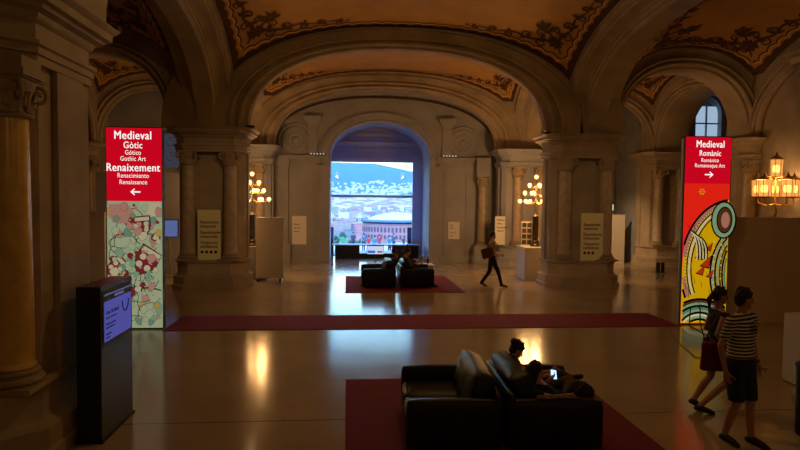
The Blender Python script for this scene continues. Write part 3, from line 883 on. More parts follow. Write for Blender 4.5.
# right
brr, w = banner('tall red lightbox banner reading Medieval Romànic, behind the two standing visitors', 7.37, 8.44, 12.6, 4.17, 3.13, 0)
def zr(y): return 4.17 - (y - 136.5) * (4.17 / 188)
for s_, y, sz, bo in (('Medieval', 144.7, .215, .006), ('Romànic', 153.6, .17, .003), ('Románico', 160.4, .12, 0), ('Romanesque Art', 165.7, .12, 0)):
    text(s_, brr, (.04, -.009, zr(y)), sz, WHT, bold=bo, sx=.80)
arrow(brr, .03, zr(174.5), -1)
cols = shades('f0b70e', '120a08', 'c07f68', '8fae84', 'c93a1c', 'e8d9a0', '5a3a22', 'd98f12', '5f8a66', s=.6)
cols.append(RED2)
bm = MB(); box(bm, -w + .01, w - .01, -.004, 0, .03, 3.13)
for f in bm.faces: f.material_index = 9
inb = lambda a, b: abs(a) < w - .012 and .04 < b < 3.12
# big almond of yellow with nested bands
P = [(-w + .012, .04), (w - .012, .04), (w - .012, 2.78)] + [(.53 - 1.05 * sin(PI / 2 * i / 14), 1.30 + 1.48 * cos(PI / 2 * i / 14)) for i in range(1, 14)] + [(-w + .012, 1.30)]
shape(bm, P, -.006, 0)
for j, (q, mi, ww) in enumerate(((0, 1, .05), (.07, 2, .09), (.145, 1, .03), (.19, 5, .05), (.24, 1, .03))):
    band(bm, .62, 1.28, 1.18 - q, 1.50 - q, PI * .48, PI * 1.15, ww, -.0065 - .0002 * j, mi, inb, 60)
# abstract sweeping ribbons (no figure): green, cream and black bands
for j in range(9):
    q = j * .055; mi = (1, 3, 1, 3, 6, 1, 8, 1, 3)[j]
    band(bm, .75, 1.15, .62 - q, 1.0 - q, PI * .55, PI * 1.5, .045, -.008 - .0002 * j, mi, inb, 60)
for j in range(10):
    q = j * .05; mi = (1, 6, 3, 1, 8, 3, 1, 5, 3, 1)[j]
    band(bm, -.1, -.15, .78 - q, .72 - q, -.1, PI * .9, .05, -.0105 - .0002 * j, mi, inb, 50)
# red pennants in the middle
for a, b, s in ((-.12, 1.55, .13), (.02, 1.38, .15), (-.1, 1.2, .12), (.08, 1.72, .10), (.12, 1.12, .1)):
    shape(bm, [(a - s, b - s * .5), (a + s * .9, b + s * 1.2), (a + s * .5, b - s * .9)], -.0130, 1); shape(bm, [(a - s * .78, b - s * .38), (a + s * .74, b + s * .95), (a + s * .42, b - s * .70)], -.0133, 4)
# roundel and petals at the top
disc(bm, .40, 2.33, .30, -.0136, 1, .42); disc(bm, .40, 2.33, .265, -.0139, 3, .385); disc(bm, .42, 2.33, .19, -.0141, 1, .30); disc(bm, .42, 2.33, .165, -.0143, 6, .27); disc(bm, .44, 2.33, .10, -.0145, 2, .18)
for j in range(4):
    band(bm, -.38 + .07 * j, 1.55, .22, .55 - .05 * j, -.2, 1.5, .035, -.0137, 1, inb, 20); band(bm, -.38 + .07 * j, 1.55, .19, .52 - .05 * j, -.2, 1.5, .03, -.0139, 5, inb, 20)
for j in range(6):
    disc(bm, -.12 + .055 * cos(j * PI / 3), 2.95 + .055 * sin(j * PI / 3), .02, -.008, 0, n=8)
disc(bm, -.12, 2.95, .018, -.008, 0, n=8)
for j in range(14): disc(bm, .2 + .17 * (j % 2), .95 + j * .075, .018, -.0132, 5, n=8)
r3 = random.Random(8)
for i in range(70):
    t_ = PI * (.5 + .6 * i / 70); a, b = .62 + 1.08 * cos(t_), 1.28 + 1.40 * sin(t_)
    if inb(a - .02, b) and inb(a + .02, b): disc(bm, a, b, .012, -.0078, 5 if i % 2 else 1, n=6)
for i in range(40):
    x0_, z0_ = r3.uniform(-.45, .5), r3.uniform(.1, 2.1); l_ = r3.uniform(.1, .3); a_ = r3.uniform(1.1, 2.0)
    q_ = [(x0_ + l_ * k_ / 5 * cos(a_ + .5 * k_ / 5), z0_ + l_ * k_ / 5 * sin(a_ + .5 * k_ / 5)) for k_ in range(6)]
    for p_, n_ in zip(q_, q_[1:]):
        if inb(*p_) and inb(*n_) and inb(p_[0] + .012, p_[1]) and inb(n_[0] + .012, n_[1]): shape(bm, [p_, (p_[0] + .010, p_[1]), (n_[0] + .010, n_[1]), n_], -.0140, (1, 1, 6, 7)[i % 4])
link('artwork_panel', bm, cols, brr)
bm = MB(); box(bm, -w - .03, -w, .03, .09, 0, 4.12); link('light_strip', bm, mat('pale_strip', (.5, .55, .6), .5), brr)

# ------------------------------------------------------------------ partitions, boxes, boards
def part_screen(name, label, x0, x1, y0, y1, z0, z1, m, cat='partition', foot=None):
    t = thing(name, label, cat, ((x0 + x1) / 2, (y0 + y1) / 2, 0))
    X, Y = (x1 - x0) / 2, (y1 - y0) / 2
    bm = MB(); box(bm, -X, X, -Y, Y, z0, z1, bev=.006); link('panel', bm, m, t)
    bm = MB(); box(bm, -X - .01, X + .01, -Y - .01, Y + .01, z1, z1 + .03); link('top_rail', bm, m, t)
    if foot:
        for s in (-1, 1):
            bm = MB(); box(bm, s * X * .8 - .04, s * X * .8 + .04, -.25, .25, 0.0, z0, bev=.01); link('foot', bm, foot, t)
    return t
part_screen('partition', 'wide beige partition right of the right red banner, before the lanterns', 8.48, 11.3, 12.75, 12.9, 0, 2.36, 'beigepanel')
part_screen('partition', 'plain beige partition in the left aisle, just left of the left red banner', -9.0, -7.65, 19.75, 19.85, 0, 2.18, 'whitepanel')
t = part_screen('partition', 'white mobile screen on dark feet beside the left branched lamp', -2.93, -2.04, 19.7, 19.82, .10, 2.05, 'whitepanel', foot='black')
part_screen('partition', 'tall grey partition with a monitor, in the left aisle', -8.6, -5.62, 21.5, 21.65, 0, 3.5, 'greypanel')
part_screen('partition', 'beige partition glowing in the distant right aisle', 10.7, 12.1, 25.2, 25.3, 0, 2.1, 'whitepanel')
# monitor + stand
t = thing('monitor', 'small blue lit monitor on a tripod in the left aisle', 'monitor', (-5.98, 20.7, 0))
bm = MB(); box(bm, -.42, .36, -.04, .02, 1.35, 1.95); link('housing', bm, 'darkgrey', t)
bm = MB(); box(bm, -.39, .33, -.045, -.04, 1.38, 1.92); link('screen', bm, glow('blue_screen', (.16, .22, .55), .55), t)
for dx, dy in ((-.45, -.1), (.35, -.1), (0, .4)):
    bm = MB(); tube(bm, [(0, .03, 1.35), (dx, dy, 0.01)], .02, 8); link('leg', bm, 'greypanel', t)
# white cube plinth and pedestal
t = part_screen('display_box', 'low white box standing under the right branched lamp', 6.0, 7.1, 19.75, 20.75, 0, 1.09, 'whitepanel', 'box')
bm = MB(); box(bm, -3.5, -2.62, 20.0, 20.95, 0, .1); box(bm, -3.46, -2.66, 20.04, 20.91, .1, 1.02); box(bm, -3.5, -2.62, 20, 20.95, 1.02, 1.10)
tag(link('lamp_pedestal', bm, 'stone_pale'), 'pale stone pedestal carrying the left branched lamp', 'pedestal')

def board(label, x0, x1, y, z0, z1, lines, m='cream', name='notice_board', dots=0, cat='sign', ink='ink'):
    t = thing(name, label, cat, ((x0 + x1) / 2, y, 0)); X = (x1 - x0) / 2
    bm = MB(); box(bm, -X, X, 0, .03, z0, z1, bev=.004); link('board', bm, m, t)
    for s_, zz, sz in lines: text(s_, t, (-X + .08, -.004, zz), sz, ink, align='LEFT', sx=.8, bold=sz * .03)
    for i in range(dots):
        bm = MB(); b2 = MB(); disc(bm, -X + .13 + i * .13, lines[-1][1] - .16, .045, -.004, 0); link('pictogram', bm, ink, t)
    return t
L1 = [('Exposicions', 1.98, .13), ('temporals', 1.86, .13), ('Exposiciones', 1.68, .13), ('temporales', 1.56, .13), ('Temporary', 1.38, .13), ('exhibitions', 1.26, .13)]
board('cream exhibitions notice on the pillar left of the window', -4.36, -3.70, 18.02, .86, 2.34, L1, dots=4)
board('cream exhibitions notice on the pillar right of the window', 7.24, 8.0-.05, 18.02, .86, 2.34, L1, dots=3, m='cream')
board('white notice with dark text on the end wall right of the window', 4.35, 4.85, WY - .06, 1.0, 1.75, [('Sala', 1.6, .10), ('Oval', 1.48, .10), ('Terrassa', 1.3, .08), ('Cafe', 1.15, .08)], 'paper')
board('white text panel on the end wall left of the window', -2.3, -1.7, WY - .05, .75, 1.95, [('Museu', 1.6, .10), ('Sala Oval', 1.45, .09), ('Entrada', 1.3, .09)], 'paper')
board('tall white notice behind the striding visitor', 5.88 + .1, 6.4, 23.85, .9, 2.05, [('Medieval', 1.9, .1), ('Gotic', 1.76, .1), ('Renaixement', 1.6, .1), ('i Barroc', 1.46, .1)], 'paper')
t = thing('photo_board', 'upright panel of small photographs on the white box', 'poster', (6.28, 20.5, 1.125))
bm = MB(); box(bm, -.2, .2, 0, .02, 0, .85); link('board', bm, 'whitepanel', t)
bm = MB()
rr = random.Random(5)
for i in range(2):
    for j in range(4): box(bm, -.17 + i * .18, -.02 + i * .18, -.004, 0, .05 + j * .2, .2 + j * .2, rr.randint(0, 1))
link('photographs', bm, ['brownbag', 'darkgrey'], t)
# lit sign + relief in distant right aisle
t = thing('lit_sign', 'small glowing green-white sign in the distant right aisle', 'sign', (11.3, 25.5, 0))
bm = MB(); box(bm, -.42, .42, 0, .08, 2.28, 2.60); link('housing', bm, 'darkgrey', t)
bm = MB(); box(bm, -.39, .39, -.005, 0, 2.31, 2.57); link('face', bm, glow('green_white_lit', (.75, .9, .5), .9), t)
for x in (-.3, .3):
    bm = MB(); box(bm, x - .02, x + .02, .02, .06, 0, 2.28); link('leg', bm, 'darkgrey', t)
bm = MB(); box(bm, 10.2, 12.5, 27.2, 27.4, 2.5, 4.6)
for pts, r in (([(10.6, 27.2, 3.0), (11.0, 27.15, 3.15), (11.5, 27.15, 3.1), (11.9, 27.15, 3.35)], .14), ([(11.0, 27.15, 3.2), (11.15, 27.12, 3.6), (11.2, 27.12, 3.75)], .11), ([(11.15, 27.12, 3.5), (11.5, 27.12, 3.6), (11.8, 27.1, 3.9)], .07), ([(11.9, 27.15, 3.3), (12.2, 27.15, 2.9)], .1)):
    tube(bm, pts, r, 8)
tag(link('wall_relief', bm, 'stone_pale', auto=40), 'carved relief on the far wall of the right aisle', 'relief', kind='structure')
for i, x in enumerate((11.95, 12.13)):
    bm = MB(); box(bm, x - .06, x + .06, 22.0, 22.1, .02, .38, bev=.02); box(bm, x - .08, x + .08, 21.97, 22.13, 0, .03)
    tag(link('floor_spotlight', bm, 'black'), 'small dark floor fixture, %s of two by the distant aisle pillar' % ('left' if i == 0 else 'right'), 'fixture')

# counter at right edge
t = thing('reception_desk', 'dark desk with a pale edge panel, cut off by the right edge of the view', 'desk', (6.88, 8.42, 0))
bm = MB(); box(bm, -.12, 1.6, -.16, .10, 0, 1.0, bev=.006); link('body', bm, 'darkgrey', t)
bm = MB(); box(bm, -.20, 1.65, -.2, .14, 1.0, 1.05, bev=.006); link('desk_top', bm, 'whitepanel', t)
bm = MB(); box(bm, -.20, -.12, -.20, .14, 0.02, 1.0); link('side_panel', bm, 'whitepanel', t)
t = thing('dark_cylinder', 'tall dark cylinder at the right edge, right of the striped-shirt visitor', 'bin', (5.42, 6.5, 0))  # unidentified dark shape, built as a plain closed cylinder
bm = MB(); lathe(bm, [(.12, .0), (.13, .02), (.14, .82), (.13, .85), (.08, .90)], seg=24); link('cylinder_body', bm, 'black', t, auto=40)
bm = MB(); lathe(bm, [(.14, .80), (.15, .81), (.15, .84), (.14, .85)], seg=24); link('rim', bm, 'darkgrey', t)

# cable on floor at right
bm = MB(); tube(bm, [(6.9, 12.2, .012), (6.4, 11.0, .012), (6.1, 9.9, .012), (6.5, 9.3, .012), (6.85, 9.1, .012)], .008, 6)
tag(link('floor_cable', bm, 'black', smooth=True), 'thin dark cable curling across the floor by the desk', 'cable')

# ------------------------------------------------------------------ lamps
def point(name, loc, power, col=(1, .53, .19), r=.05):
    l = bpy.data.lights.new(name, 'POINT'); l.energy = power; l.color = col; l.shadow_soft_size = r
    o = bpy.data.objects.new(name, l); COL.objects.link(o); o.location = loc; return o

def torchere(label, loc, power, rz=0):
    t = thing('branched_lamp', label, 'lamp', loc, rz, group='branched globe lamps')
    bm = MB(); lathe(bm, [(.17, 0), (.17, .05), (.14, .07), (.11, .12), (.13, .17), (.09, .22)], seg=12); link('base', bm, 'bronze', t, auto=40)
    bm = MB(); lathe(bm, [(.085, .2), (.085, .3), (.11, .34), (.10, .38), (.095, 1.0), (.12, 1.04), (.06, 1.10), (.04, 1.2), (.03, 1.5), (.05, 1.56), (.03, 1.6), (.025, 2.05), (.04, 2.3)], seg=12); link('post', bm, 'bronze', t, auto=40)
    def one(x, y, z, za):
        bm = MB()
        if x or y:
            tube(bm, [(0, 0, za), (x * .5, y * .5, za - .08), (x * .95, y * .95, za - .03), (x, y, z - .09)], .012, 6)
        lathe(bm, [(.03, z - .10), (.035, z - .07), (.015, z - .055)], (x, y), 8)
        a = link('arm', bm, 'gilt', t, auto=40)
        bm = MB(); ball(bm, (x, y, z), .066, 2); link('globe', bm, 'bulb', a, smooth=True)
    one(0, 0, 2.40, 2.3)
    for n, r, z, ph in ((3, .22, 2.12, .3), (5, .38, 1.85, 0), (6, .55, 1.56, .2)):
        for i in range(n):
            a = ph + 2 * PI * i / n; one(r * cos(a), r * sin(a), z, z - .02)
    for z, r in ((1.56, .32), (2.0, .3)):
        for i in range(3):
            a = 2 * PI * i / 3
            p = point('lamp_light', (r * cos(a), r * sin(a), z + .05), power / 6, r=.12); p.parent = t
    return t
torchere('branched lamp with lit globes on the pale pedestal left of the window', (-3.16, 20.45, 1.10), 240)
torchere('branched lamp with lit globes rising behind the white box', (6.52, 20.3, 1.125), 330, .4)

# lantern candelabrum
def lantern_lamp(loc, power):
    t = thing('lantern_stand', 'ornate stand with several lit glass lanterns behind the right partition', 'lamp', loc)
    bm = MB(); lathe(bm, [(.25, 0), (.25, .1), (.15, .2), (.1, .5), (.08, 1.5), (.12, 1.6), (.06, 1.7), (.05, 2.3), (.08, 2.5), (.03, 2.6), (.02, 3.45)], seg=14); link('post', bm, 'gilt', t, auto=40)
    def lan(x, y, z):
        bm = MB()
        lathe(bm, [(.02, z - .28), (.18, z - .26), (.20, z - .24), (.17, z - .23)], (x, y), 8)
        lathe(bm, [(.19, z + .24), (.20, z + .26), (.10, z + .32), (.04, z + .36), (.015, z + .44), (0.001, z + .46)], (x, y), 8)
        for i in range(8):
            a = 2 * PI * i / 8; tube(bm, [(x + .175 * cos(a), y + .175 * sin(a), z - .25), (x + .185 * cos(a), y + .185 * sin(a), z + .25)], .009, 4)
        if x or y: tube(bm, [(0, 0, z - .45), (x * .5, y * .5, z - .5), (x * .95, y * .95, z - .42), (x, y, z - .21)], .02, 6)
        f = link('lantern_cage', bm, 'gilt', t, auto=40)
        bm = MB(); lathe(bm, [(.155, z - .23), (.165, z + .23)], (x, y), 8); link('lantern_glass', bm, 'amber', f)
        for i in range(3):
            a = 2 * PI * i / 3; bm = MB(); ball(bm, (x + .06 * cos(a), y + .06 * sin(a), z - .02), (.042, .042, .11), 2); link('bulb', bm, 'bulb', f)
    lan(0, 0, 3.72)
    for i in range(5): a = PI * 2 * i / 5 - PI / 2; lan(.47 * cos(a), .47 * sin(a), 3.14)
    for i in range(3):
        a = 2 * PI * i / 3 + .6; p = point('lamp_light', (.36 * cos(a), .36 * sin(a), 3.35), power / 3, r=.15); p.parent = t
    return t
m_, nt_, out_ = _mat('amber_glass')
tr = nt_.nodes.new('ShaderNodeBsdfTransparent'); tr.inputs[0].default_value = (1, .8, .5, 1)
em = nt_.nodes.new('ShaderNodeEmission'); em.inputs[0].default_value = (1, .46, .12, 1); em.inputs[1].default_value = 1.1
ad = nt_.nodes.new('ShaderNodeMixShader'); ad.inputs[0].default_value = .55
nt_.links.new(tr.outputs[0], ad.inputs[1]); nt_.links.new(em.outputs[0], ad.inputs[2]); nt_.links.new(ad.outputs[0], out_.inputs[0]); m_.cycles.emission_sampling = 'NONE'
M['amber'] = m_
lantern_lamp((12.3, 16.3, 0), 90)

# small uplights on the cornices
def uplight(x, y, z, tx, ty, tz, power, size=110, col=(1, .52, .2), label='small lamp lying on a pillar cornice', blend=1):
    t = thing('cornice_uplight', label, 'lamp', (x, y, z), group='cornice uplights')
    bm = MB(); box(bm, -.12, .12, -.07, .07, 0, .07, bev=.01); link('housing', bm, 'black', t)
    l = bpy.data.lights.new('uplight', 'SPOT'); l.energy = power; l.color = col; l.spot_size = math.radians(size); l.spot_blend = blend; l.shadow_soft_size = .06
    o = bpy.data.objects.new('uplight', l); COL.objects.link(o); o.location = (x, y, z + .12)
    o.rotation_euler = (Vector((tx, ty, tz)) - Vector((x, y, z))).to_track_quat('-Z', 'Y').to_euler()
    return t
uplight(-2.85, 18.15, 4.77, 1.6, 10.5, 8, 45, label='small black uplight on the cornice of the pillar left of the window')
uplight(6.1, 18.15, 4.77, 1.6, 10.5, 8, 45, label='small black uplight on the cornice of the pillar right of the window')
uplight(-2.95, 7.85, 4.77, 1.6, 12, 8, 60, label='small black uplight on the cornice of the pillar beside the kiosk')
uplight(8.5, 18.2, 4.77, 10.4, 11, 7.5, 6, label='small black uplight on the aisle side of the right-hand noticed pillar')
uplight(-5.2, 18.2, 4.77, -7.3, 11, 7.5, 6, label='small black uplight on the aisle side of the left-hand noticed pillar')
def spot(x, y, z, tx, ty, tz, power, size, label, col=(1, .62, .30)):  # added spots, out of view, to brighten pillar fronts and the far partition
    t = thing('fill_spotlight', label, 'lamp', (x, y, z), group='added fill spotlights')
    d = (Vector((tx, ty, tz)) - Vector((x, y, z))).normalized()
    bm = MB(); tube(bm, [-d * .25, -d * .04], .07, 12); tube(bm, [-d * .15, (-d.x * .15, -d.y * .15, .5)], .015, 6); link('housing', bm, 'black', t)
    l = bpy.data.lights.new('spotlight', 'SPOT'); l.energy = power; l.color = col; l.spot_size = math.radians(size); l.spot_blend = .9; l.shadow_soft_size = .08
    o = bpy.data.objects.new('spotlight', l); COL.objects.link(o); o.location = (x, y, z); o.rotation_euler = d.to_track_quat('-Z', 'Y').to_euler()
spot(9.0, 22.6, 4.3, 11.5, 25.2, 1.0, 600, 60, 'hidden fill spotlight added to brighten the partition in the distant right aisle')
spot(.9, 8.05, 6.9, -4.1, 18, 1.9, 420, 30, 'unseen fill spotlight added on the near arch, aimed at the left pillar')
spot(2.3, 8.05, 6.9, 7.3, 18, 1.9, 420, 30, 'unseen fill spotlight added on the near arch, aimed at the right pillar')
# small string of tiny lights on the end wall cornice
for s, xa in ((0, -1.55), (1, 4.05)):
    t = thing('cornice_light_bar', 'row of tiny white lights on the end wall cornice %s the window' % ('left of' if not s else 'right of'), 'light', (xa, WY - .2, 4.50))
    bm = MB(); box(bm, -.02, .62, -.03, .03, 0, .04); link('bar', bm, 'darkgrey', t)
    for i in range(5):
        bm = MB(); ball(bm, (.04 + i * .13, -.03, .06), .028, 1); link('bulb', bm, glow('tiny_light', (1, .8, .6), 1.0) if not i and not s else M.setdefault('tiny', glow('tiny_light', (1, .8, .6), 1.0)), t)

# fill lamps added out of view, above, behind and beside the camera
for x, y, p, lb in ((1.6, 9.3, 120, 'unseen fill lamp added high in the near nave vault'), (-1.0, -3.5, 60, 'unseen fill lamp added on the left behind the landing'), (5.5, -3.5, 50, 'unseen fill lamp added on the right behind the landing'), (10.4, 3.0, 34, 'unseen fill lamp added in the near right aisle')):
    t = thing('fill_lamp', lb, 'lamp', (x, y, 0))
    hz = 1.7 if y > 5 else 0
    bm = MB(); tube(bm, [(0, 0, 5.3 + hz), (0, 0, 8.0 if hz else 7.6)], .015, 6); link('cord', bm, 'bronze', t)
    bm = MB(); ball(bm, (0, 0, 5.1 + hz), .22, 3); link('lamp_globe', bm, glow('lit_globe', (1, .6, .3), 2), t)
    q = point('lamp_light', (0, 0, 4.8 + hz), p, col=(1, .60, .20), r=.1); q.parent = t

# ------------------------------------------------------------------ people
V3 = Vector
def fuse(name, bm, m, voxel, parent=None, cuts=(), smooth_it=3):
    me = bpy.data.meshes.new(name); bm.to_mesh(me); bm.free()
    o = bpy.data.objects.new(name, me); COL.objects.link(o)
    r = o.modifiers.new('r', 'REMESH'); r.mode = 'VOXEL'; r.voxel_size = voxel
    s = o.modifiers.new('s', 'SMOOTH'); s.factor = .5; s.iterations = smooth_it
    dg = bpy.context.evaluated_depsgraph_get()
    me2 = bpy.data.meshes.new_from_object(o.evaluated_get(dg)); o.modifiers.clear(); o.data = me2; bpy.data.meshes.remove(me)
    if cuts:
        b = bmesh.new(); b.from_mesh(me2)
        for co, no in cuts:
            bmesh.ops.bisect_plane(b, geom=b.verts[:] + b.edges[:] + b.faces[:], plane_co=co, plane_no=no, clear_outer=True)
        b.to_mesh(me2); b.free()
    me2.materials.clear()
    me2.materials.append(M[m] if isinstance(m, str) else m)
    for p in me2.polygons: p.use_smooth = True
    me2.name = name
    if parent: o.parent = parent
    return o

def frame3(fwd, up):
    f = V3(fwd).normalized(); u = V3(up); u = (u - f * u.dot(f)).normalized(); r = f.cross(u)
    return Matrix((r, f, u)).transposed()        # columns: right, forward, up

def hand(bm, W, d, palm, thumbside, s=1, curl=.5):
    """W wrist, d direction of the hand, palm normal"""
    d = V3(d).normalized(); p = V3(palm); p = (p - d * p.dot(d)).normalized(); a = d.cross(p) * thumbside
    W = V3(W)
    hull(bm, [(W, (.024 * s,) * 3, None), (W + d * .085 * s + a * .028 * s, (.013 * s,) * 3, None), (W + d * .08 * s - a * .03 * s, (.012 * s,) * 3, None), (W + d * .025 * s + a * .026 * s, (.015 * s,) * 3, None)], 1)
    for i, (off, L) in enumerate(((.031, .074), (.011, .082), (-.010, .076), (-.031, .060))):
        q = W + d * .082 * s + a * off * s; dd = d.copy(); r = .0088 * s
        for j, l in enumerate((.45, .32, .26)):
            dd = (dd + p * curl * (.55 + .1 * i)).normalized(); q2 = q + dd * L * l * s
            capsule(bm, q, r, q2, r * .93, sub=1); q = q2; r *= .93
    q = W + d * .02 * s + a * .022 * s
    for l, k in ((.042, .1), (.032, .5), (.026, .8)):
        dd = (a * (.75 - k * .3) + d * .8 + p * k * .5).normalized(); q2 = q + dd * l * s
        capsule(bm, q, .011 * s, q2, .0095 * s, sub=1); q = q2

def head_geo(bm, c, R, s=1):
    """c centre of the head, R frame (right, forward, up)"""
    def T(x, y, z): return V3(c) + R @ V3((x, y, z)) * s
    hull(bm, [(T(0, -.012, .02), (.072 * s, .092 * s, .085 * s), R), (T(0, .012, -.02), (.062 * s, .072 * s, .075 * s), R)])
    hull(bm, [(T(0, .01, -.03), (.060 * s, .070 * s, .05 * s), R), (T(0, .058, -.092), (.026 * s, .02 * s, .016 * s), R), (T(0, -.01, -.06), (.052 * s, .05 * s, .03 * s), R)])
    hull(bm, [(T(0, .083, .015), (.010 * s, .010 * s, .012 * s), R), (T(0, .108, -.027), (.014 * s, .012 * s, .010 * s), R), (T(0, .080, -.034), (.017 * s, .012 * s, .008 * s), R)], 1)
    hull(bm, [(T(-.032, .070, .032), (.016 * s, .012 * s, .007 * s), R), (T(.032, .070, .032), (.016 * s, .012 * s, .007 * s), R)], 1)
    ball(bm, T(0, .080, -.058), (.022 * s, .010 * s, .0055 * s), 1, rot=R); ball(bm, T(0, .078, -.068), (.018 * s, .010 * s, .006 * s), 1, rot=R)
    for sx in (-1, 1):
        ball(bm, T(sx * .073, -.008, -.005), (.010 * s, .02 * s, .032 * s), 1, rot=R)

def person(label, J, loc, rz, voxel=.008, s=1.0, skin='skin', top='blackcloth', bottom='blackcloth', shoes='shoe', hair='short', sleeve=.55, legcut=None, group=None, f=1.0, skirt=False, thick=1.0, topname='shirt', botname='trousers', tanktop=False):
    J = {k: V3(v) for k, v in J.items()}
    R = frame3(J['look'], J.get('headup', (0, 0, 1)))
    RT = frame3(J['front'], J['neck'] - J['pelvis'])
    RP = frame3(J['pfront'] if 'pfront' in J else J['front'], J['neck'] - J['pelvis'] if (J['neck'] - J['pelvis']).normalized().dot(J.get('pfront', J['front']).normalized()) < .9 else (0, 0, 1))
    ch = J['pelvis'].lerp(J['neck'], .72); wa = J['pelvis'].lerp(J['neck'], .36)
    if 'mid' in J: wa = J['mid']
    k = thick
    def torso(bm, g=0.0):
        hull(bm, [(ch, ((.148 * k + g) * s, (.098 * k + g) * s, (.12 + g) * s), RT), (wa, ((.125 * k + g) * s, (.092 * k + g) * s, (.08 + g) * s), RT)])
        hull(bm, [(wa, ((.125 * k + g) * s, (.092 * k + g) * s, (.08 + g) * s), RT), (J['pelvis'], ((.142 * k + g) * s, (.105 * k + g) * s, (.10 + g) * s), RT)])
        for q in ('shL', 'shR'):
            hull(bm, [(J[q], ((.048 + g) * s,) * 3, None), (ch + RT @ V3((0, 0, .07 * s)), ((.07 + g) * s, (.07 + g) * s, (.05 + g) * s), RT)])
            capsule(bm, J[q], (.045 + g * .7) * s, J['neck'], (.042 + g * .5) * s)
    bm = MB(); torso(bm)
    capsule(bm, J['neck'], .050 * s, J['head'] - R @ V3((0, .02, .05)) * s, .045 * s)
    head_geo(bm, J['head'], R, s)
    for q in 'LR':
        capsule(bm, J['sh' + q], .046 * s, J['el' + q], .036 * s); capsule(bm, J['el' + q], .036 * s, J['wr' + q], .024 * s)
        capsule(bm, J['hip' + q], .083 * s * k, J['kn' + q], .053 * s); 
        cm = J['kn' + q].lerp(J['an' + q], .3) - RP @ V3((0, .012, 0))
        capsule(bm, J['kn' + q], .050 * s, cm, .053 * s); capsule(bm, cm, .053 * s, J['an' + q], .034 * s)
        capsule(bm, J['an' + q], .034 * s, J['toe' + q], .026 * s)
        hd = (J['wr' + q] - J['el' + q]).normalized() if 'hd' + q not in J else J['hd' + q]
        pm = J.get('pm' + q, RT @ V3((1 if q == 'L' else -1, 0, 0)))
        hand(bm, J['wr' + q], hd, pm, (1 if q == 'L' else -1) * (1 if hd.cross(pm).dot(RT @ V3((0, 1, 0))) * (1 if q == 'L' else -1) > 0 else -1), s, J.get('curl', V3((.5, 0, 0))).x)
    body = fuse('person', bm, skin, voxel)
    body.location = loc; body.rotation_euler = (0, 0, rz)
    tag(body, label, 'person', group)
    cv = max(voxel, .009)
    # shirt
    bm = MB(); torso(bm, .014)
    for q in 'LR':
        if not tanktop: capsule(bm, J['sh' + q], .064 * s, J['sh' + q].lerp(J['el' + q], sleeve), .056 * s)
        if sleeve > .95: capsule(bm, J['el' + q], .05 * s, J['wr' + q], .036 * s)
    cuts = [(J['neck'] + RT @ V3((0, 0, .035 if not tanktop else -.03)) * s, RT @ V3((0, .45 if not tanktop else .2, 1)))]
    hem = J['pelvis'] - RT @ V3((0, 0, .055)) * s
    cuts.append((hem, -(RT @ V3((0, 0, 1)))))
    if not tanktop and sleeve < .95 and 'nocut' not in J:
        pass
    fuse(topname, bm, top, cv, body, cuts)
    # bottoms
    bm = MB()
    g = .016
    hull(bm, [(J['pelvis'] + RT @ V3((0, 0, .05)) * s, ((.136 * k + g) * s, (.10 * k + g) * s, .05 * s), RT), (J['pelvis'], ((.146 * k + g) * s, (.108 * k + g) * s, .10 * s), RT)])
    cuts = []
    for q in 'LR':
        if legcut:
            e = J['hip' + q].lerp(J['kn' + q], legcut); capsule(bm, J['hip' + q], (.096 * k) * s, e, .088 * s)
        else:
            capsule(bm, J['hip' + q], (.092 * k) * s, J['kn' + q], .066 * s); capsule(bm, J['kn' + q], .066 * s, J['an' + q], .052 * s)
    if skirt:
        e = J['hipL'].lerp(J['knL'], .62); e2 = J['hipR'].lerp(J['knR'], .62)
        hull(bm, [(J['pelvis'], ((.15) * s, .12 * s, .08 * s), RT), (e, (.12 * s,) * 3, None), (e2, (.12 * s,) * 3, None)])
        cuts.append((e.lerp(e2, .5) - V3((0, 0, .02)), V3((0, 0, -1))))
    elif legcut and 'pfront' not in J:
        cuts.append((J['hipL'].lerp(J['knL'], legcut) - V3((0, 0, .03)), V3((0, 0, -1))))
    fuse(botname, bm, bottom, cv, body, cuts)
    for q in 'LR':
        bm = MB(); d = (J['toe' + q] - J['an' + q]); d.z = min(d.z, 0) if 'pfront' not in J else d.z
        hull(bm, [(J['an' + q] + V3((0, 0, -.01)), (.045 * s,) * 3, None), (J['an' + q] - d * .25 + V3((0, 0, -.035 * s)), (.036 * s,) * 3, None), (J['toe' + q], (.038 * s,) * 3, None), (J['toe' + q] + d * .35, (.030 * s,) * 3, None)])
        fuse('shoe', bm, shoes, cv, body)
    # hair
    bm = MB()
    def T(x, y, z): return J['head'] + R @ V3((x, y, z)) * s
    hull(bm, [(T(0, -.022, .034), (.080 * s, .094 * s, .086 * s), R), (T(0, .035, .075), (.058 * s, .05 * s, .035 * s), R), (T(0, -.055, -.03), (.062 * s, .045 * s, .05 * s), R)])
    for i in range(26):
        a = i * 2.4; z = .02 + .10 * (i / 26); q = .07 * math.sqrt(max(.05, 1 - (z / .14) ** 2))
        ball(bm, T(q * cos(a), q * sin(a) - .02, z + .018), (.024 * s, .026 * s, .018 * s), 1)
    if hair == 'bun':
        ball(bm, T(0, -.10, .085), (.05 * s,) * 3, 2); ball(bm, T(.02, -.13, .07), (.03 * s,) * 3, 1)
    if hair == 'long':
        hull(bm, [(T(0, -.06, -.02), (.085 * s, .055 * s, .07 * s), R), (T(0, -.085, -.16), (.085 * s, .045 * s, .08 * s), R)])
        for sx in (-1, 1): hull(bm, [(T(sx * .07, -.01, .02), (.022 * s, .045 * s, .05 * s), R), (T(sx * .085, -.02, -.15), (.022 * s, .035 * s, .06 * s), R)])
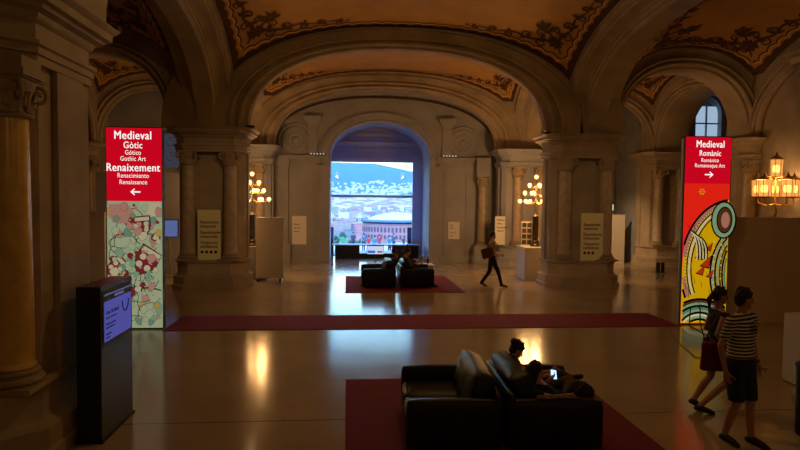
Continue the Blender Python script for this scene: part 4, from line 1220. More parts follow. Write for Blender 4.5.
    if hair == 'ponytail':
        hull(bm, [(T(0, -.10, .04), (.03 * s,) * 3, None), (T(0, -.15, -.06), (.035 * s,) * 3, None)]); capsule(bm, T(0, -.15, -.06), .034 * s, T(0, -.13, -.17), .018 * s)
    fuse('hair', bm, 'hair', cv, body, smooth_it=1)
    if voxel < .011:
        for sx in (-1, 1):
            bm = MB(); ball(bm, T(sx * .031, .073, .012), (.013 * s, .009 * s, .007 * s), 2, rot=R); link('eye', bm, 'ink', body, smooth=True)
    return body

def stand(H=1.75, stride=.0, lead=1, armL=None, armR=None, look=(0, 1, 0), **kw):
    """figure facing +Y, feet on z 0"""
    h = H / 1.75
    J = dict(pelvis=(0, 0, .95), neck=(0, .0, 1.47), head=(0, .02, 1.635), look=look, front=(0, 1, 0),
             shL=(-.175, 0, 1.41), shR=(.175, 0, 1.41), elL=(-.235, -.03, 1.13), elR=(.235, -.03, 1.13), wrL=(-.24, .06, .89), wrR=(.24, .06, .89),
             hipL=(-.085, 0, .90), hipR=(.085, 0, .90))
    for q, sx, sg in (('L', -1, 1), ('R', 1, -1)):
        d = stride * sg * lead
        if d > 0 or stride == 0: J['kn' + q] = (sx * .09, d * .55 + .02, .50); J['an' + q] = (sx * .09, d, .085); J['toe' + q] = (sx * .10, d + .13, .04)
        else: J['kn' + q] = (sx * .09, d * .35 + .06, .49); J['an' + q] = (sx * .09, d, .13 if stride > .2 else .085); J['toe' + q] = (sx * .10, d + .12, .04)
    J.update(kw)
    return {k: (V3(v) * h if k not in ('look', 'front', 'headup', 'pfront', 'hdL', 'hdR', 'pmL', 'pmR', 'curl') else V3(v)) for k, v in J.items()}, h

# striped-shirt visitor (faces right and a little to the viewer)
J, h = stand(1.76, .10, 1, look=(-.05, 1, 0), elL=(-.31, -.04, 1.13), wrL=(-.35, .0, .87), shL=(-.20, 0, 1.41), shR=(.20, 0, 1.41), elR=(.27, -.07, 1.13), wrR=(.27, -.01, .87), wrL_=(0, 0, 0))
J.pop('wrL_')
J['look'] = V3((-.86, .5, -.05))
man = person('short-haired visitor in a black and white striped tee and dark shorts, looking right', J, (4.41, 6.30, 0), -2.68, voxel=.007, s=h, skin='skin_dark', top='striped', bottom='navy', shoes='shoe', hair='short', sleeve=.62, legcut=.88, botname='shorts', topname='striped_tee', thick=1.22)
# sunglasses hanging in the neckline
t = thing('sunglasses', 'dark sunglasses hanging from the neckline of the striped tee', 'sunglasses', (4.41, 6.30, 0), -2.68)
bm = MB()
for sx in (-1, 1):
    b2 = MB(); ball(b2, (sx * .030, .142, 1.325), (.026, .007, .022), 2); merge(bm, b2)
    tube(bm, [(sx * .052, .142, 1.33), (sx * .03, .128, 1.37), (sx * .012, .112, 1.40)], .004, 6)
tube(bm, [(-.012, .146, 1.335), (.012, .146, 1.335)], .004, 6)
link('glasses', bm, 'ink', t, smooth=True).name = 'frame'
t = thing('wristwatch', 'dark watch on the wrist of the striped-shirt visitor', 'watch', (4.41, 6.30, 0), -2.68)
bm = MB(); c_ = J['elL'].lerp(J['wrL'], .9); dd = (J['wrL'] - J['elL']).normalized()
tube(bm, [c_ - dd * .012, c_ + dd * .012], .033, 16); link('strap', bm, 'ink', t, smooth=False)

# woman behind, walking right, red skirt
J, h = stand(1.62, .27, -1, elL=(-.24, -.05, 1.14), wrL=(-.20, .17, 1.02), elR=(.23, -.12, 1.14), wrR=(.25, .02, .93))
J['anR'] = V3((.09, -.27, .10)) * h; J['toeR'] = V3((.10, -.13, .04)) * h
J['look'] = V3((0, 1, -.1))
wom = person('dark-haired visitor in tank top and red skirt striding right behind the striped-shirt visitor', J, (4.79, 7.30, 0), -PI / 2 - .12, voxel=.007, s=h, skin='skin_dark', top='blackcloth', bottom='redcloth', shoes='shoe', hair='ponytail', skirt=True, legcut=.4, tanktop=True, topname='tank_top', botname='skirt', thick=.94)
t = thing('camera', 'dark camera hanging by a strap at the hip of the visitor in red', 'camera', (4.50, 7.05, 1.0), .3)
bm = MB(); box(bm, -.06, .06, -.03, .03, -.045, .045, bev=.01); link('camera_body', bm, 'black', t)
bm = MB(); lathe(bm, [(.032, .0), (.034, .05), (.028, .055)], seg=16); bmesh.ops.transform(bm, matrix=Matrix.Translation((0, -.03, 0)) @ Matrix.Rotation(PI / 2, 4, 'X'), verts=bm.verts[:]); link('lens', bm, 'darkgrey', t)
bm = MB(); tube(bm, [(-.06, 0, .03), (-.03, .1, .2), (.08, .20, .36), (.14, .28, .38), (.16, .42, .34), (.12, .4, .1), (.06, .02, .03)], .008, 6); link('strap', bm, 'blackcloth', t)
t = thing('shoulder_bag', 'dark red cloth bag carried between the two walking visitors', 'bag', (4.42, 6.76, .08), -.35)
bm = MB(); b2 = MB(); box(b2, -.17, .17, -.05, .05, .62, .98, bev=.04); bmesh.ops.subdivide_edges(b2, edges=b2.edges[:], cuts=2, use_grid_fill=True)
for v in b2.verts: v.co.x *= 1 - .25 * (v.co.z - .62); v.co += V3((1, 1, 1)) * .015 * noise.noise(v.co * 7)
merge(bm, b2); link('pouch', bm, 'redcloth', t, smooth=True)
bm = MB(); tube(bm, [(-.13, 0, .95), (-.06, .05, 1.12), (.08, .16, 1.30), (.14, .2, 1.3), (.16, .1, 1.12), (.13, 0, .95)], .010, 6); link('strap', bm, 'redcloth', t)

# distant striding visitor
J, h = stand(1.72, .30, -1, elL=(-.23, -.1, 1.14), wrL=(-.2, .14, 1.02), elR=(.23, .0, 1.13), wrR=(.21, .22, 1.05))
vis = person('visitor in tan tee and dark trousers striding right before the far pillar', J, (4.52, 18.35, 0), -PI / 2, voxel=.011, s=h, top='tan', bottom='blackcloth', hair='short')
t = thing('satchel', 'brown bag slung at the back of the striding visitor in tan', 'bag', (4.34, 18.15, 0), 0)
bm = MB(); b2 = MB(); box(b2, -.20, .17, -.09, .06, .93, 1.24, bev=.05); bmesh.ops.rotate(b2, verts=b2.verts[:], cent=(0, 0, 1.08), matrix=Matrix.Rotation(-.25, 3, 'Y')); merge(bm, b2); link('pouch', bm, 'brownbag', t, smooth=True)
bm = MB(); tube(bm, [(.12, -.03, 1.02), (.24, -.05, 1.15), (.32, .02, 1.3), (.24, .1, 1.44), (.1, .16, 1.35), (-.08, .04, 1.15)], .013, 6); link('strap', bm, 'brownbag', t)

# seated figures (facing +X), origin on floor under the pelvis
def seated(lean=.35, hz=.0, kneeup=0, cross=False, look=(1, 0, -.5), drop=0, legs=0.0):
    p = V3((0, 0, .53)); n = V3((-math.sin(lean) * .52 + 0, 0, .53 + .52 * cos(lean) - drop))
    hd = n + V3((.05, 0, .165))
    J = dict(pelvis=p, neck=n, head=hd, look=look, front=(1, 0, .3), pfront=(1, 0, .0001),
             shL=n + V3((-.02, .165, -.06)), shR=n + V3((-.02, -.165, -.06)), hipL=p + V3((.03, .085, -.02)), hipR=p + V3((.03, -.085, -.02)),
             knL=(.44, .11, .55 + legs), knR=(.43, -.12, .56 + legs), anL=(.62, .12, .16 + legs), anR=(.60, -.10, .16 + legs), toeL=(.74, .12, .12 + legs), toeR=(.72, -.10, .12 + legs))
    J['elL'] = J['shL'] + V3((.14, .07, -.22)); J['wrL'] = J['shL'] + V3((.34, -.06, -.16))
    J['elR'] = J['shR'] + V3((.14, -.05, -.22)); J['wrR'] = J['shR'] + V3((.34, .06, -.16))
    return {k: V3(v) for k, v in J.items()}
J = seated(.75, look=(1, .1, -.65))
J = {k: (v if k in ('look', 'front', 'pfront') else v - V3((0, 0, .10))) for k, v in J.items()}
J['mid'] = J['pelvis'].lerp(J['neck'], .4) + V3((-.02, 0, -.02)); J['neck'] += V3((.03, 0, -.03)); J['head'] += V3((.11, 0, -.11)); J['neck'].z -= .03; J['shL'].z -= .03; J['shR'].z -= .03
J['knL'] = V3((.36, .12, .56)); J['anL'] = V3((.42, -.16, .56)); J['toeL'] = V3((.50, -.25, .60))
J['knR'] = V3((.40, -.06, .45)); J['anR'] = V3((.52, -.10, .12)); J['toeR'] = V3((.64, -.10, .08))
J['elL'] = J['shL'] + V3((.14, .06, -.20)); J['wrL'] = V3((.22, -.02, .60)); J['elR'] = J['shR'] + V3((.14, -.05, -.20)); J['wrR'] = V3((.24, -.06, .58))
person('visitor with dark tied-up hair bowed forward, on the far end of the near sofa', J, (2.30, 7.20, 0), 0, voxel=.008, s=.92, hair='bun', top='blackcloth', bottom='denim', sleeve=.6)
J = seated(1.12, look=(1, -.15, -.20), drop=.0)
J = {k: (v if k in ('look', 'front', 'pfront') else v - V3((0, 0, .10))) for k, v in J.items()}
J['mid'] = J['pelvis'].lerp(J['neck'], .4) + V3((0, 0, -.03)); J['head'] += V3((.03, 0, -.04))
J['wrL'] = J['head'] + V3((.20, .10, -.12)); J['elL'] = J['shL'] + V3((.20, .06, -.10)); J['hdL'] = V3((.4, -.3, .6)); J['pmL'] = V3((-1, 0, .2))
J['elR'] = J['shR'] + V3((.22, -.09, -.03)); J['wrR'] = J['elR'] + V3((.24, .06, .01)); J['hdR'] = V3((1, .2, -.05))
J['knL'] = V3((.14, .34, .58)); J['knR'] = V3((.20, .22, .56)); J['anL'] = V3((-.10, .40, .50)); J['anR'] = V3((.06, .46, .49)); J['toeL'] = V3((-.16, .48, .50)); J['toeR'] = V3((.0, .54, .50))
person('long-haired visitor slumped low on the near sofa, looking at a phone', J, (2.53, 6.56, 0), 0, voxel=.008, s=.92, hair='long', top='blackcloth', bottom='brownbag', sleeve=.45)
P_ = V3((2.53, 6.56, 0)) + J['wrL'] + V3((.04, -.03, .07))
t = thing('phone', 'smartphone with a bright screen held by the slumped sofa visitor', 'phone', P_, 0)
bm = MB(); box(bm, -.004, .004, -.035, .035, -.07, .07, bev=.003); link('phone_case', bm, 'ink', t)
bm = MB(); box(bm, -.0055, -.004, -.031, .031, -.06, .06); link('screen', bm, glow('phone_screen', (.35, .65, 1), 2.2), t)
t.rotation_euler = (0, -.35, .95)
# backpack and patterned scarf on the sofa
t = thing('backpack', 'dark slumped backpack at the front edge of the near sofa', 'bag', (2.62, 6.46, .44), .3)
bm = MB(); ball(bm, (0, 0, .12), (.17, .15, .14), 3); 
for v in bm.verts: v.co += v.co.normalized() * .03 * noise.noise(v.co * 9); v.co.z = max(v.co.z, .0)
link('pouch', bm, 'blackcloth', t, smooth=True)
bm = MB(); tube(bm, [(-.12, -.08, .18), (-.02, -.12, .28), (.1, -.08, .2)], .012, 6); link('strap', bm, 'brownbag', t)
bm = MB(); n = 14; g_ = [[bm.verts.new((2.05 + .034 * i, 6.15 + .011 * j, .607 + .020 * abs(noise.noise(V3((i * .5, j * .5, 3))))+.002)) for i in range(n)] for j in range(12)]
for j in range(11):
    for i in range(n - 1): bm.faces.new((g_[j][i], g_[j][i + 1], g_[j + 1][i + 1], g_[j + 1][i]))
bmesh.ops.solidify(bm, geom=bm.faces[:], thickness=.004)
tag(link('scarf', bm, mat('spotted_cloth', (.50, .30, .12), .9, col2=(.03, .015, .01), vscale=38), smooth=True), 'small spotted cloth lying on the armrest of the near sofa', 'scarf')

# people on the far sofas
for i, (x, y, rz, ln, lb, hr, tp) in enumerate(((2.05, 18.35, 0, .45, 'dark seated figure at the near end of the far sofa', 'short', 'blackcloth'), (1.98, 19.05, 0, .2, 'dark seated figure upright in the middle of the far sofas', 'long', 'navy'), (1.25, 18.6, PI, .6, 'dark figure reclining on the left side of the far sofas', 'short', 'blackcloth'))):
    J = seated(ln); J = {k: (v if k in ('look', 'front', 'pfront') else v - V3((0, 0, .08))) for k, v in J.items()}; person(lb, J, (x, y, 0), rz, voxel=.014, s=.97, hair=hr, top=tp, bottom='blackcloth', sleeve=.98)

# ------------------------------------------------------------------ things at the window
t = thing('ticket_counter', 'long dark counter with pale top standing in the window niche', 'counter', (1.2, 27.2, 0))
bm = MB(); box(bm, -1.85, 2.12, -.3, .3, .60, .65, bev=.005); link('counter_top', bm, 'tint', t)
bm = MB(); box(bm, -1.72, -.62, -.26, .26, .0, .60, bev=.01); link('cabinet', bm, 'black', t)
bm = MB(); box(bm, .85, 2.05, -.26, .26, .0, .60, bev=.01); link('cabinet', bm, 'black', t)
bm = MB(); box(bm, -.62, .85, .1, .2, .0, .22); link('crossbar', bm, 'black', t)
t = thing('display_screen', 'bright lit display facing the hall between the two counter cabinets', 'screen', (1.28, 26.95, 0))
bm = MB(); box(bm, -.38, .40, 0, .04, .2, .60); box(bm, -.04, .04, .0, .04, 0, .2); link('housing', bm, 'darkgrey', t)
bm = MB(); box(bm, -.36, .38, -.004, 0, .22, .58); link('screen', bm, glow('white_display', (.62, .72, .95), .9), t)
bm = MB(); box(bm, -.33, .0, -.008, -.004, .26, .38); box(bm, .1, .33, -.008, -.004, .28, .36, mi=1); link('screen_picture', bm, [glow('blue_block', (.05, .2, .8), .8), glow('red_block', (.5, .15, .2), .6)], t)
t = thing('side_table', 'low table with a pale top right of the window', 'table', (2.75, 21.6, 0))
bm = MB(); box(bm, -.38, .38, -.3, .3, .33, .37, bev=.005); link('table_top', bm, 'cream', t)
for a in (-1, 1):
    for b in (-1, 1):
        bm = MB(); box(bm, a * .33 - .02, a * .33 + .02, b * .25 - .02, b * .25 + .02, 0, .33); link('leg', bm, 'darkgrey', t)
bm = MB(); lathe(bm, [(.0, .375), (.06, .375), (.075, .40), (.08, .62), (.085, .64), (.075, .64), (.07, .41), (0, .39)], (2.72, 21.6), 16)
tag(link('glass_jar', bm, 'glass2' if 'glass2' in M else M.setdefault('glass2', mat('jar_glass', (.7, .75, .8), .1, trans=.8)), smooth=True), 'clear glass jar on the low pale table', 'jar')
bm = MB(); lathe(bm, [(.0, .375), (.04, .375), (.05, .56), (.045, .56), (.038, .39), (0, .385)], (2.46, 21.55), 14)
tag(link('cup', bm, mat('orange_red_cup', (.7, .08, .03), .4), smooth=True), 'orange-red cup on the low pale table', 'cup')
bm = MB(); lathe(bm, [(.0, .375), (.04, .375), (.045, .52), (.02, .58), (.015, .64), (0, .645)], (2.95, 21.65), 12)
tag(link('bottle', bm, 'ink', smooth=True), 'small dark bottle on the low pale table', 'bottle')
for x, lb in ((-.72, 'dark loudspeaker pole at the left window jamb'), (3.0, 'blue-grey post stand at the right window jamb')):
    t = thing('post_stand', lb, 'stand', (x, 28.6, 0)); bm = MB(); box(bm, -.10, .10, -.08, .08, .02, 1.35, bev=.01); link('post', bm, 'denim' if x > 0 else 'darkgrey', t); bm = MB(); box(bm, -.16, .16, -.14, .14, 0, .03); link('base', bm, 'darkgrey', t)

# ------------------------------------------------------------------ outside
bm = MB(); box(bm, -30, 32, 28.4, 31.5, -.3, -.02)
for i in range(11): box(bm, -30, 32, 31.5 + .3 * i, 31.8 + .3 * i, -2.4, -.18 - .17 * i)
box(bm, -40, 42, 34.8, 60, -2.4, -2.05)
tag(link('terrace', bm, mat('terrace_stone', (.42, .42, .40), .8)), 'sunlit stone terrace and steps outside the window', 'terrace', kind='structure')
bm = MB(); box(bm, -40, 42, 59.6, 60, -2.05, -1.85); 
for i in range(60): box(bm, -12 + i * .45, -11.8 + i * .45, 59.72, 59.88, -1.86, -1.3) if False else None
tag(link('wall_parapet', bm, mat('parapet_stone', (.7, .68, .62), .8)), 'low white parapet of the terrace', 'parapet', kind='structure')
def simple_mat(n, c, r=.9): return mat(n, c, r)
tops = dict(green=(.02, .28, .09), slate=(.05, .06, .10), blue=(.06, .12, .2), red=(.38, .03, .05), teal=(.02, .17, .22), white=(.3, .3, .3), black=(.03, .03, .04))
for px_, colr, lb in ((343, 'green', 'tourist in a green top on the terrace, leftmost of the row'), (353.5, 'black', 'tourist in a dark top on the terrace, second from the left'), (364, 'blue', 'tourist in a muted blue top on the terrace'), (369, 'red', 'small tourist in red close beside the muted blue one on the terrace'), (375, 'teal', 'tourist in a teal top on the terrace near the middle'), (379.5, 'red', 'broader tourist in red right of the teal one on the terrace'), (390, 'teal', 'tourist in teal right of the broader red one on the terrace'), (394, 'slate', 'tall tourist in slate grey on the terrace'), (404, 'black', 'rightmost dark tourist low on the terrace')):
    H_ = 1.7 if px_ not in (369, 404) else 1.45
    Yp = 50 + (px_ * 7 % 5)
    J, h = stand(H_, .0)
    person(lb, J, ((px_ - 347) / 600 * Yp, Yp, -2.05), 0 if px_ % 2 > .4 else .5, voxel=.03, s=h, top=simple_mat(colr + '_top', tops[colr]), bottom='denim', hair='short', sleeve=.6, group='tourists on the terrace')

# city
def city_mat(name, c, c2=(.05, .07, .11), w=3.2, hgt=3.4, mort=.55):
    m, nt, out = _mat(name); p = nt.nodes.new('ShaderNodeBsdfPrincipled'); p.inputs['Roughness'].default_value = .9
    tc = nt.nodes.new('ShaderNodeTexCoord'); sp = nt.nodes.new('ShaderNodeSeparateXYZ'); cb = nt.nodes.new('ShaderNodeCombineXYZ'); ad = nt.nodes.new('ShaderNodeMath')
    nt.links.new(tc.outputs['Object'], sp.inputs[0]); nt.links.new(sp.outputs['X'], ad.inputs[0]); nt.links.new(sp.outputs['Y'], ad.inputs[1])
    nt.links.new(ad.outputs[0], cb.inputs['X']); nt.links.new(sp.outputs['Z'], cb.inputs['Y'])
    b = nt.nodes.new('ShaderNodeTexBrick'); b.offset = 0; b.inputs['Scale'].default_value = 1; b.inputs['Brick Width'].default_value = w; b.inputs['Row Height'].default_value = hgt
    b.inputs['Mortar Size'].default_value = mort * 1.6; b.inputs['Color1'].default_value = (*c2, 1); b.inputs['Color2'].default_value = (*[x * 1.6 for x in c2], 1); b.inputs['Mortar'].default_value = (*c, 1)
    nt.links.new(cb.outputs[0], b.inputs['Vector']); nt.links.new(b.outputs['Color'], p.inputs['Base Color']); nt.links.new(p.outputs[0], out.inputs[0])
    return m
CM = [city_mat('pale_facade', (.40, .39, .38)), city_mat('cream_facade', (.36, .31, .26)), city_mat('grey_facade', (.24, .27, .32)), city_mat('brick_facade', (.30, .17, .15)), city_mat('white_facade', (.50, .50, .52), w=5, hgt=3.2, mort=.9)]
roofm = mat('roof_surface', (.36, .34, .33), .9); tilem = mat('tile_roof', (.26, .14, .11), .9)
ZG = -60
def ground_z(y): return ZG if y < 2600 else ZG + (y - 2600) * .028
bm = MB(); N = 26
ys = [60, 75, 120, 200, 330, 420, 1000, 1800, 2600, 3400, 4200, 5000, 5600]
zs = [-2.3, -9, -22, -40, -55, ZG, ZG, ZG] + [ground_z(y) for y in ys[8:]]
g_ = [[bm.verts.new((-2600 + 5200 * i / N, y, z)) for i in range(N + 1)] for y, z in zip(ys, zs)]
for a, b in zip(g_, g_[1:]):
    for i in range(N): bm.faces.new((a[i], a[i + 1], b[i + 1], b[i]))
tag(link('ground_city', bm, mat('city_ground', (.16, .18, .19), .95, col2=(.07, .11, .07), vscale=.02)), 'ground of the city sloping to the hills', 'ground', kind='structure')
# hills
def ridge(x):
    return 470 + 14 * noise.noise(V3((x * .0012, 0, 1))) - max(0, x - 380) * .20 - max(0, -x - 900) * .1
bm = MB(); NX, NY = 90, 30; g_ = []
for j in range(NY + 1):
    r = []; t_ = j / NY; y = 5200 + 3300 * t_
    for i in range(NX + 1):
        x = -3200 + 6400 * i / NX
        z = ground_z(5200) - 30 + (ridge(x) + 60 - ground_z(5200)) * (t_ ** 1.15) + 34 * noise.noise(V3((x * .004, y * .003, 0))) * sin(PI * t_) + 18 * noise.noise(V3((x * .011, y * .009, 4))) * sin(PI * t_)
        r.append(bm.verts.new((x, y, z)))
    g_.append(r)
for j in range(NY):
    for i in range(NX): bm.faces.new((g_[j][i], g_[j][i + 1], g_[j + 1][i + 1], g_[j + 1][i]))
def hillz(x, y):
    t_ = (y - 5200) / 3300
    return ground_z(5200) - 30 + (ridge(x) + 60 - ground_z(5200)) * (max(t_, 0) ** 1.15) + 34 * noise.noise(V3((x * .004, y * .003, 0))) * sin(PI * t_) + 18 * noise.noise(V3((x * .011, y * .009, 4))) * sin(PI * t_)
tag(link('hills', bm, mat('wooded_hills', (.055, .10, .05), .95, col2=(.03, .06, .035), vscale=.01), smooth=True), 'wooded ridge behind the city', 'hills', kind='structure')
# blocks
protos = []
rr = random.Random(11)
for i in range(6):
    bm = MB(); w, d, hh = ((30, 24, 22), (44, 26, 27), (26, 26, 40), (60, 30, 20), (34, 22, 30), (22, 20, 52))[i]
    box(bm, -w / 2, w / 2, -d / 2, d / 2, 0, hh, 0); box(bm, -w / 2 - .5, w / 2 + .5, -d / 2 - .5, d / 2 + .5, hh, hh + 1, 1); box(bm, -w * .2, w * .1, -d * .2, d * .2, hh + 1, hh + 4.5, 1)
    me = bpy.data.meshes.new('city_building'); bm.to_mesh(me); bm.free(); me.materials.append(CM[i % 5]); me.materials.append(tilem if i in (1, 4) else roofm); protos.append(me)
blk = []
def put(x, y, i, sc_=1, rz=0, z=None):
    if any(abs(x - q.location.x) < 32 * (sc_ + q.scale.x) + 3 and abs(y - q.location.y) < 42 * (sc_ + q.scale.x) for q in blk): return
    if abs(x - 78) < 95 and abs(y - 930) < 110: return
    o = bpy.data.objects.new('city_building', protos[i]); COL.objects.link(o); o.location = (x, y, (ground_z(y) if z is None else z)); o.rotation_euler = (0, 0, rz); o.scale = (sc_, sc_, sc_)
    tag(o, 'one of many small pale city blocks seen through the window', 'building', 'pale city blocks between the arena and the hills'); blk.append(o)
for row, y in enumerate((1040, 1090, 1150, 1210, 1280, 1360, 1450, 1550, 1670, 1800, 1950, 2120, 2300, 2500)):
    x0, x1 = -.085 * y, .125 * y; n = 22 
    for k_ in range(n):
        x = x0 + (x1 - x0) * (k_ + rr.uniform(.2, .8)) / n
        i = rr.choice((0, 1, 2, 3, 4, 0, 1, 3, 5 if rr.random() < .3 else 4)); put(x, y + rr.uniform(-35, 35), i, rr.uniform(.45, .75) * (1 + .03 * row), rr.uniform(-.5, .5))
# scattered houses on the hillside
bm = MB()
for i in range(850):
    y = 5250 + 1300 * rr.random() ** 1.8; x = rr.uniform(-.11, .15) * y; z = hillz(x, y); s_ = rr.uniform(8, 20)
    box(bm, x - s_, x + s_, y - 14, y + 14, z - 12, z + rr.uniform(8, 18))
tag(link('hillside_houses', bm, CM[4]), 'countless pale houses scattered over the lower hillside', 'houses', kind='stuff')
bm = MB(); mats3 = [CM[4], CM[1], CM[3], CM[2], tilem]
for i in range(3400):
    y = 2650 + 2500 * rr.random(); x = rr.uniform(-.10, .13) * y; z = ground_z(y); s_ = rr.uniform(8, 24); h_ = rr.uniform(10, 26)
    box(bm, x - s_, x + s_, y - 10, y + 10, z - 2, z + h_, mi=rr.choice((0, 0, 0, 1, 2, 3, 4)))
tag(link('distant_rooftops', bm, mats3), 'countless small blocks and roofs of the far city below the hills', 'houses', kind='stuff')
# twin brick towers
def tower(x, y, label):
    t = thing('brick_tower', label, 'tower', (x, y, ZG))
    bm = MB(); box(bm, -3.4, 3.4, -3.4, 3.4, 0, 34); link('shaft', bm, city_mat('tower_brick', (.38, .20, .20), (.28, .13, .13), 20, 3, .3), t)
    bm = MB(); box(bm, -3.8, 3.8, -3.8, 3.8, 34, 35)
    for a in (-3, -1, 1, 3):
        for b in (-3, 3): box(bm, a - .4, a + .4, b - .4, b + .4, 35, 40); box(bm, b - .4, b + .4, a - .4, a + .4, 35, 40)
    box(bm, -3.8, 3.8, -3.8, 3.8, 40, 41); link('belfry', bm, mat('tower_stone', (.42, .38, .34), .9), t)
    bm = MB(); loft(bm, [[(sx * w, sy * w, z) for sx, sy in ((-1, -1), (1, -1), (1, 1), (-1, 1))] for z, w in ((41, 3.4), (47, .1))]); link('roof', bm, mat('tower_roof', (.32, .30, .28), .9), t)
tower(-15.5 * 700 / 600, 700, 'pink brick tower at the left edge of the window view'); tower(12.5 * 700 / 600, 700, 'pink brick tower left of the round arena')
# arena
AX, AY, AR = 78, 930, 58
t = thing('round_arena', 'round pink brick arena with arcades and a blue-rimmed roof terrace', 'arena', (AX, AY, ZG))
bm = MB(); lathe(bm, [(AR, 0), (AR, 24), (AR + .8, 24), (AR + .8, 25.2), (AR, 25.2)], seg=64); link('wall', bm, mat('arena_brick', (.34, .18, .18), .9), t)
bm = MB()
for z, hh in ((3, 6), (13, 7)):
    bm = MB()
    for k_ in range(64):
        a = 2 * PI * k_ / 64
        if sin(a) < .2:
            c = V3((cos(a) * (AR + .1), sin(a) * (AR + .1), 0)); tg = V3((-sin(a), cos(a), 0)) * 1.5; r_ = V3((cos(a), sin(a), 0)) * .25
            P = [c - tg + V3((0, 0, z)), c + tg + V3((0, 0, z)), c + tg + V3((0, 0, z + hh)), c - tg + V3((0, 0, z + hh))]
            loft(bm, [[p - r_ for p in P], [p + r_ for p in P]])
    link('arcade', bm, mat('arena_arcade', (.07, .05, .07), .9), t)
bm = MB(); lathe(bm, [(AR + 4, 27.5), (AR + 5, 28), (AR + 5, 30.5), (AR + 3, 31), (AR - 4, 31), (AR - 4, 27.5)], seg=64); link('roof_ring', bm, mat('blue_ring', (.05, .15, .30), .5), t)
bm = MB(); lathe(bm, [(AR - 5, 27), (AR * .6, 36), (AR * .3, 40), (0.1, 41)], seg=48); link('dome', bm, mat('pale_dome', (.48, .48, .5), .6), t)
# pale awning hall in front of the arena and trees
t = thing('exhibition_hall', 'long white-roofed hall in front of the arena', 'building', (52, 560, ZG))
bm = MB(); box(bm, -14, 40, -15, 15, 0, 15); link('wall', bm, CM[0], t)
bm = MB(); loft(bm, [[(-16, -17, 15), (42, -17, 15), (42, 17, 15), (-16, 17, 15)], [(-10, -4, 21), (36, -4, 21), (36, 4, 21), (-10, 4, 21)]]); link('roof', bm, mat('white_roof', (.5, .5, .52), .7), t)
gm = mat('tree_leaves', (.03, .11, .06), .9, var=.4, vscale=.5); tk = mat('tree_trunk', (.12, .08, .05), .9)
bm = MB()
for k_ in range(26):
    a, b_, c_ = rr.gauss(0, 1), rr.gauss(0, 1), rr.gauss(0, 1); l = math.sqrt(a * a + b_ * b_ + c_ * c_) or 1
    ball(bm, (a / l * 2.6, b_ / l * 2.6, 7.5 + c_ / l * 2.6), rr.uniform(1.3, 2.1), 1)
tr_c = bpy.data.meshes.new('crown'); bm.to_mesh(tr_c); bm.free(); tr_c.materials.append(gm)
bm = MB(); tube(bm, [(0, 0, 0), (.1, 0, 3), (0, .1, 6)], [.45, .3, .2], 8); tr_t = bpy.data.meshes.new('trunk'); bm.to_mesh(tr_t); bm.free(); tr_t.materials.append(tk)
TP = []
for (x, y) in [(rr.uniform(-.032, .11) * y_, y_) for y_ in [rr.uniform(430, 640) for _ in range(44)]] + [(rr.uniform(-.03, .03) * y_, y_) for y_ in [rr.uniform(640, 900) for _ in range(16)]]:
    if 30 < x < 100 and 535 < y < 590 or math.hypot(x + 1, y - 520) < 22 or any(math.hypot(x - q[0], y - q[1]) < 13 for q in TP): continue
    TP.append((x, y))
    t = thing('city_tree', 'one of the round green trees on the avenue below the terrace', 'tree', (x, y, ZG), rr.uniform(0, 6), 'trees on the avenue below')
    sc_ = rr.uniform(.9, 1.5); t.scale = (sc_,) * 3
    for nm, me in (('crown', tr_c), ('trunk', tr_t)): o = bpy.data.objects.new(nm, me); COL.objects.link(o); o.parent = t
# fountain
t = thing('fountain', 'white cascading fountain on the avenue at the left of the window view', 'fountain', (-1, 520, ZG))
bm = MB(); lathe(bm, [(12, 0), (12, 2), (11, 2.2), (8, 1), (7.5, 5), (4, 6), (3.5, 10), (1.5, 12), (0.3, 22)], seg=32); link('basin', bm, mat('fountain_white', (.85, .88, .9), .6), t, smooth=True)
# blue haze between the city and the hills
bm = MB(); box(bm, -3500, 3500, 1000, 9000, -300, 900)
m_, nt_, out_ = _mat('blue_air'); vs_ = nt_.nodes.new('ShaderNodeVolumeScatter'); vs_.inputs['Color'].default_value = (.025, .17, .9, 1); vs_.inputs['Density'].default_value = HAZE = .00022
nt_.links.new(vs_.outputs[0], out_.inputs['Volume']); 
tag(link('haze', bm, m_), 'thin blue haze over the distant city and hills', 'haze', kind='stuff')

bm = MB(); box(bm, -.70, 3.50, 25.0, 28.0, .9, 5.9)  # scattering volume added to veil the niche in blue window glare
m_, nt_, out_ = _mat('window_glare'); vs_ = nt_.nodes.new('ShaderNodeVolumeScatter'); vs_.inputs['Color'].default_value = (.14, .28, 1, 1); vs_.inputs['Density'].default_value = .10
nt_.links.new(vs_.outputs[0], out_.inputs['Volume'])
tag(link('haze', bm, m_), 'blue volume added in the window niche to imitate daylight glare', 'haze', kind='stuff')

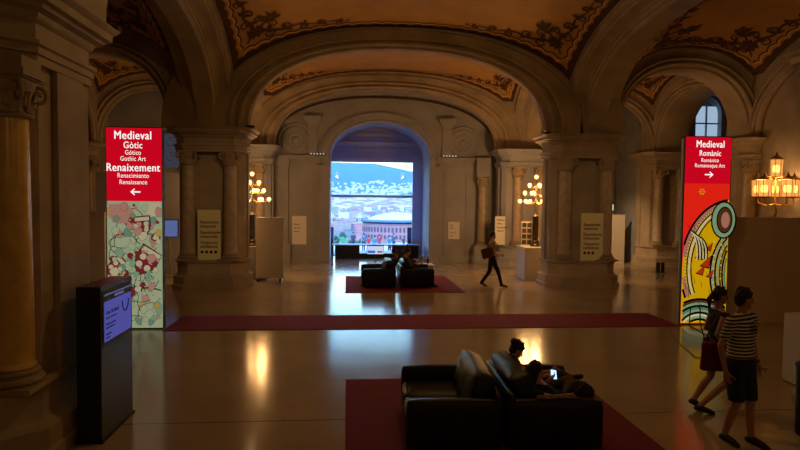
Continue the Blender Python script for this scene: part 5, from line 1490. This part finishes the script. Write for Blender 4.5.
# ------------------------------------------------------------------ light from outside
w = bpy.data.worlds.new('World'); SC.world = w; w.use_nodes = True; nt = w.node_tree; nt.nodes.clear()
sky = nt.nodes.new('ShaderNodeTexSky'); sky.sky_type = 'NISHITA'; sky.sun_disc = False; sky.sun_elevation = math.radians(48); sky.sun_rotation = math.radians(200); sky.air_density = 1.6; sky.dust_density = .6; sky.ozone_density = 2
bg = nt.nodes.new('ShaderNodeBackground'); bg.inputs[1].default_value = 1.0
wo = nt.nodes.new('ShaderNodeOutputWorld'); tn = nt.nodes.new('ShaderNodeMix'); tn.data_type = 'RGBA'; tn.blend_type = 'MULTIPLY'; tn.inputs[0].default_value = 1; tn.inputs[7].default_value = (.50, .74, 1.25, 1); nt.links.new(sky.outputs[0], tn.inputs[6]); nt.links.new(tn.outputs[2], bg.inputs[0]); nt.links.new(bg.outputs[0], wo.inputs[0])
s = bpy.data.lights.new('sun', 'SUN'); s.energy = 1.9; s.angle = math.radians(.6); s.color = (1, .95, .95)
so = bpy.data.objects.new('sun', s); COL.objects.link(so); so.rotation_euler = V3((-.35, .72, -.80)).to_track_quat('-Z', 'Y').to_euler()

# ------------------------------------------------------------------ camera
cam = bpy.data.cameras.new('camera'); cam.sensor_width = 36; cam.lens = 36 * 600 / 800; cam.clip_end = 20000; cam.clip_start = .05
co = bpy.data.objects.new('camera', cam); COL.objects.link(co)
Yc = V3((347 - 400, 225 - 198, -600)).normalized(); roll = .0105
Zc = V3((roll, 1, -(Yc.x * roll + Yc.y) / Yc.z)).normalized(); Xc = Yc.cross(Zc)
co.matrix_world = Matrix.Translation((0, 0, 2.73)) @ Matrix((Xc, Yc, Zc)).to_4x4()
SC.camera = co
SC.view_settings.view_transform = 'Standard'; SC.view_settings.look = 'None'; SC.view_settings.exposure = 0; SC.view_settings.gamma = 1
SC.view_settings.use_curve_mapping = False
SC.cycles.use_denoising = True
SC.cycles.max_bounces = 8; SC.cycles.transparent_max_bounces = 8; SC.cycles.sample_clamp_indirect = 6; SC.cycles.caustics_reflective = False; SC.cycles.caustics_refractive = False
SC.cycles.volume_bounces = 2
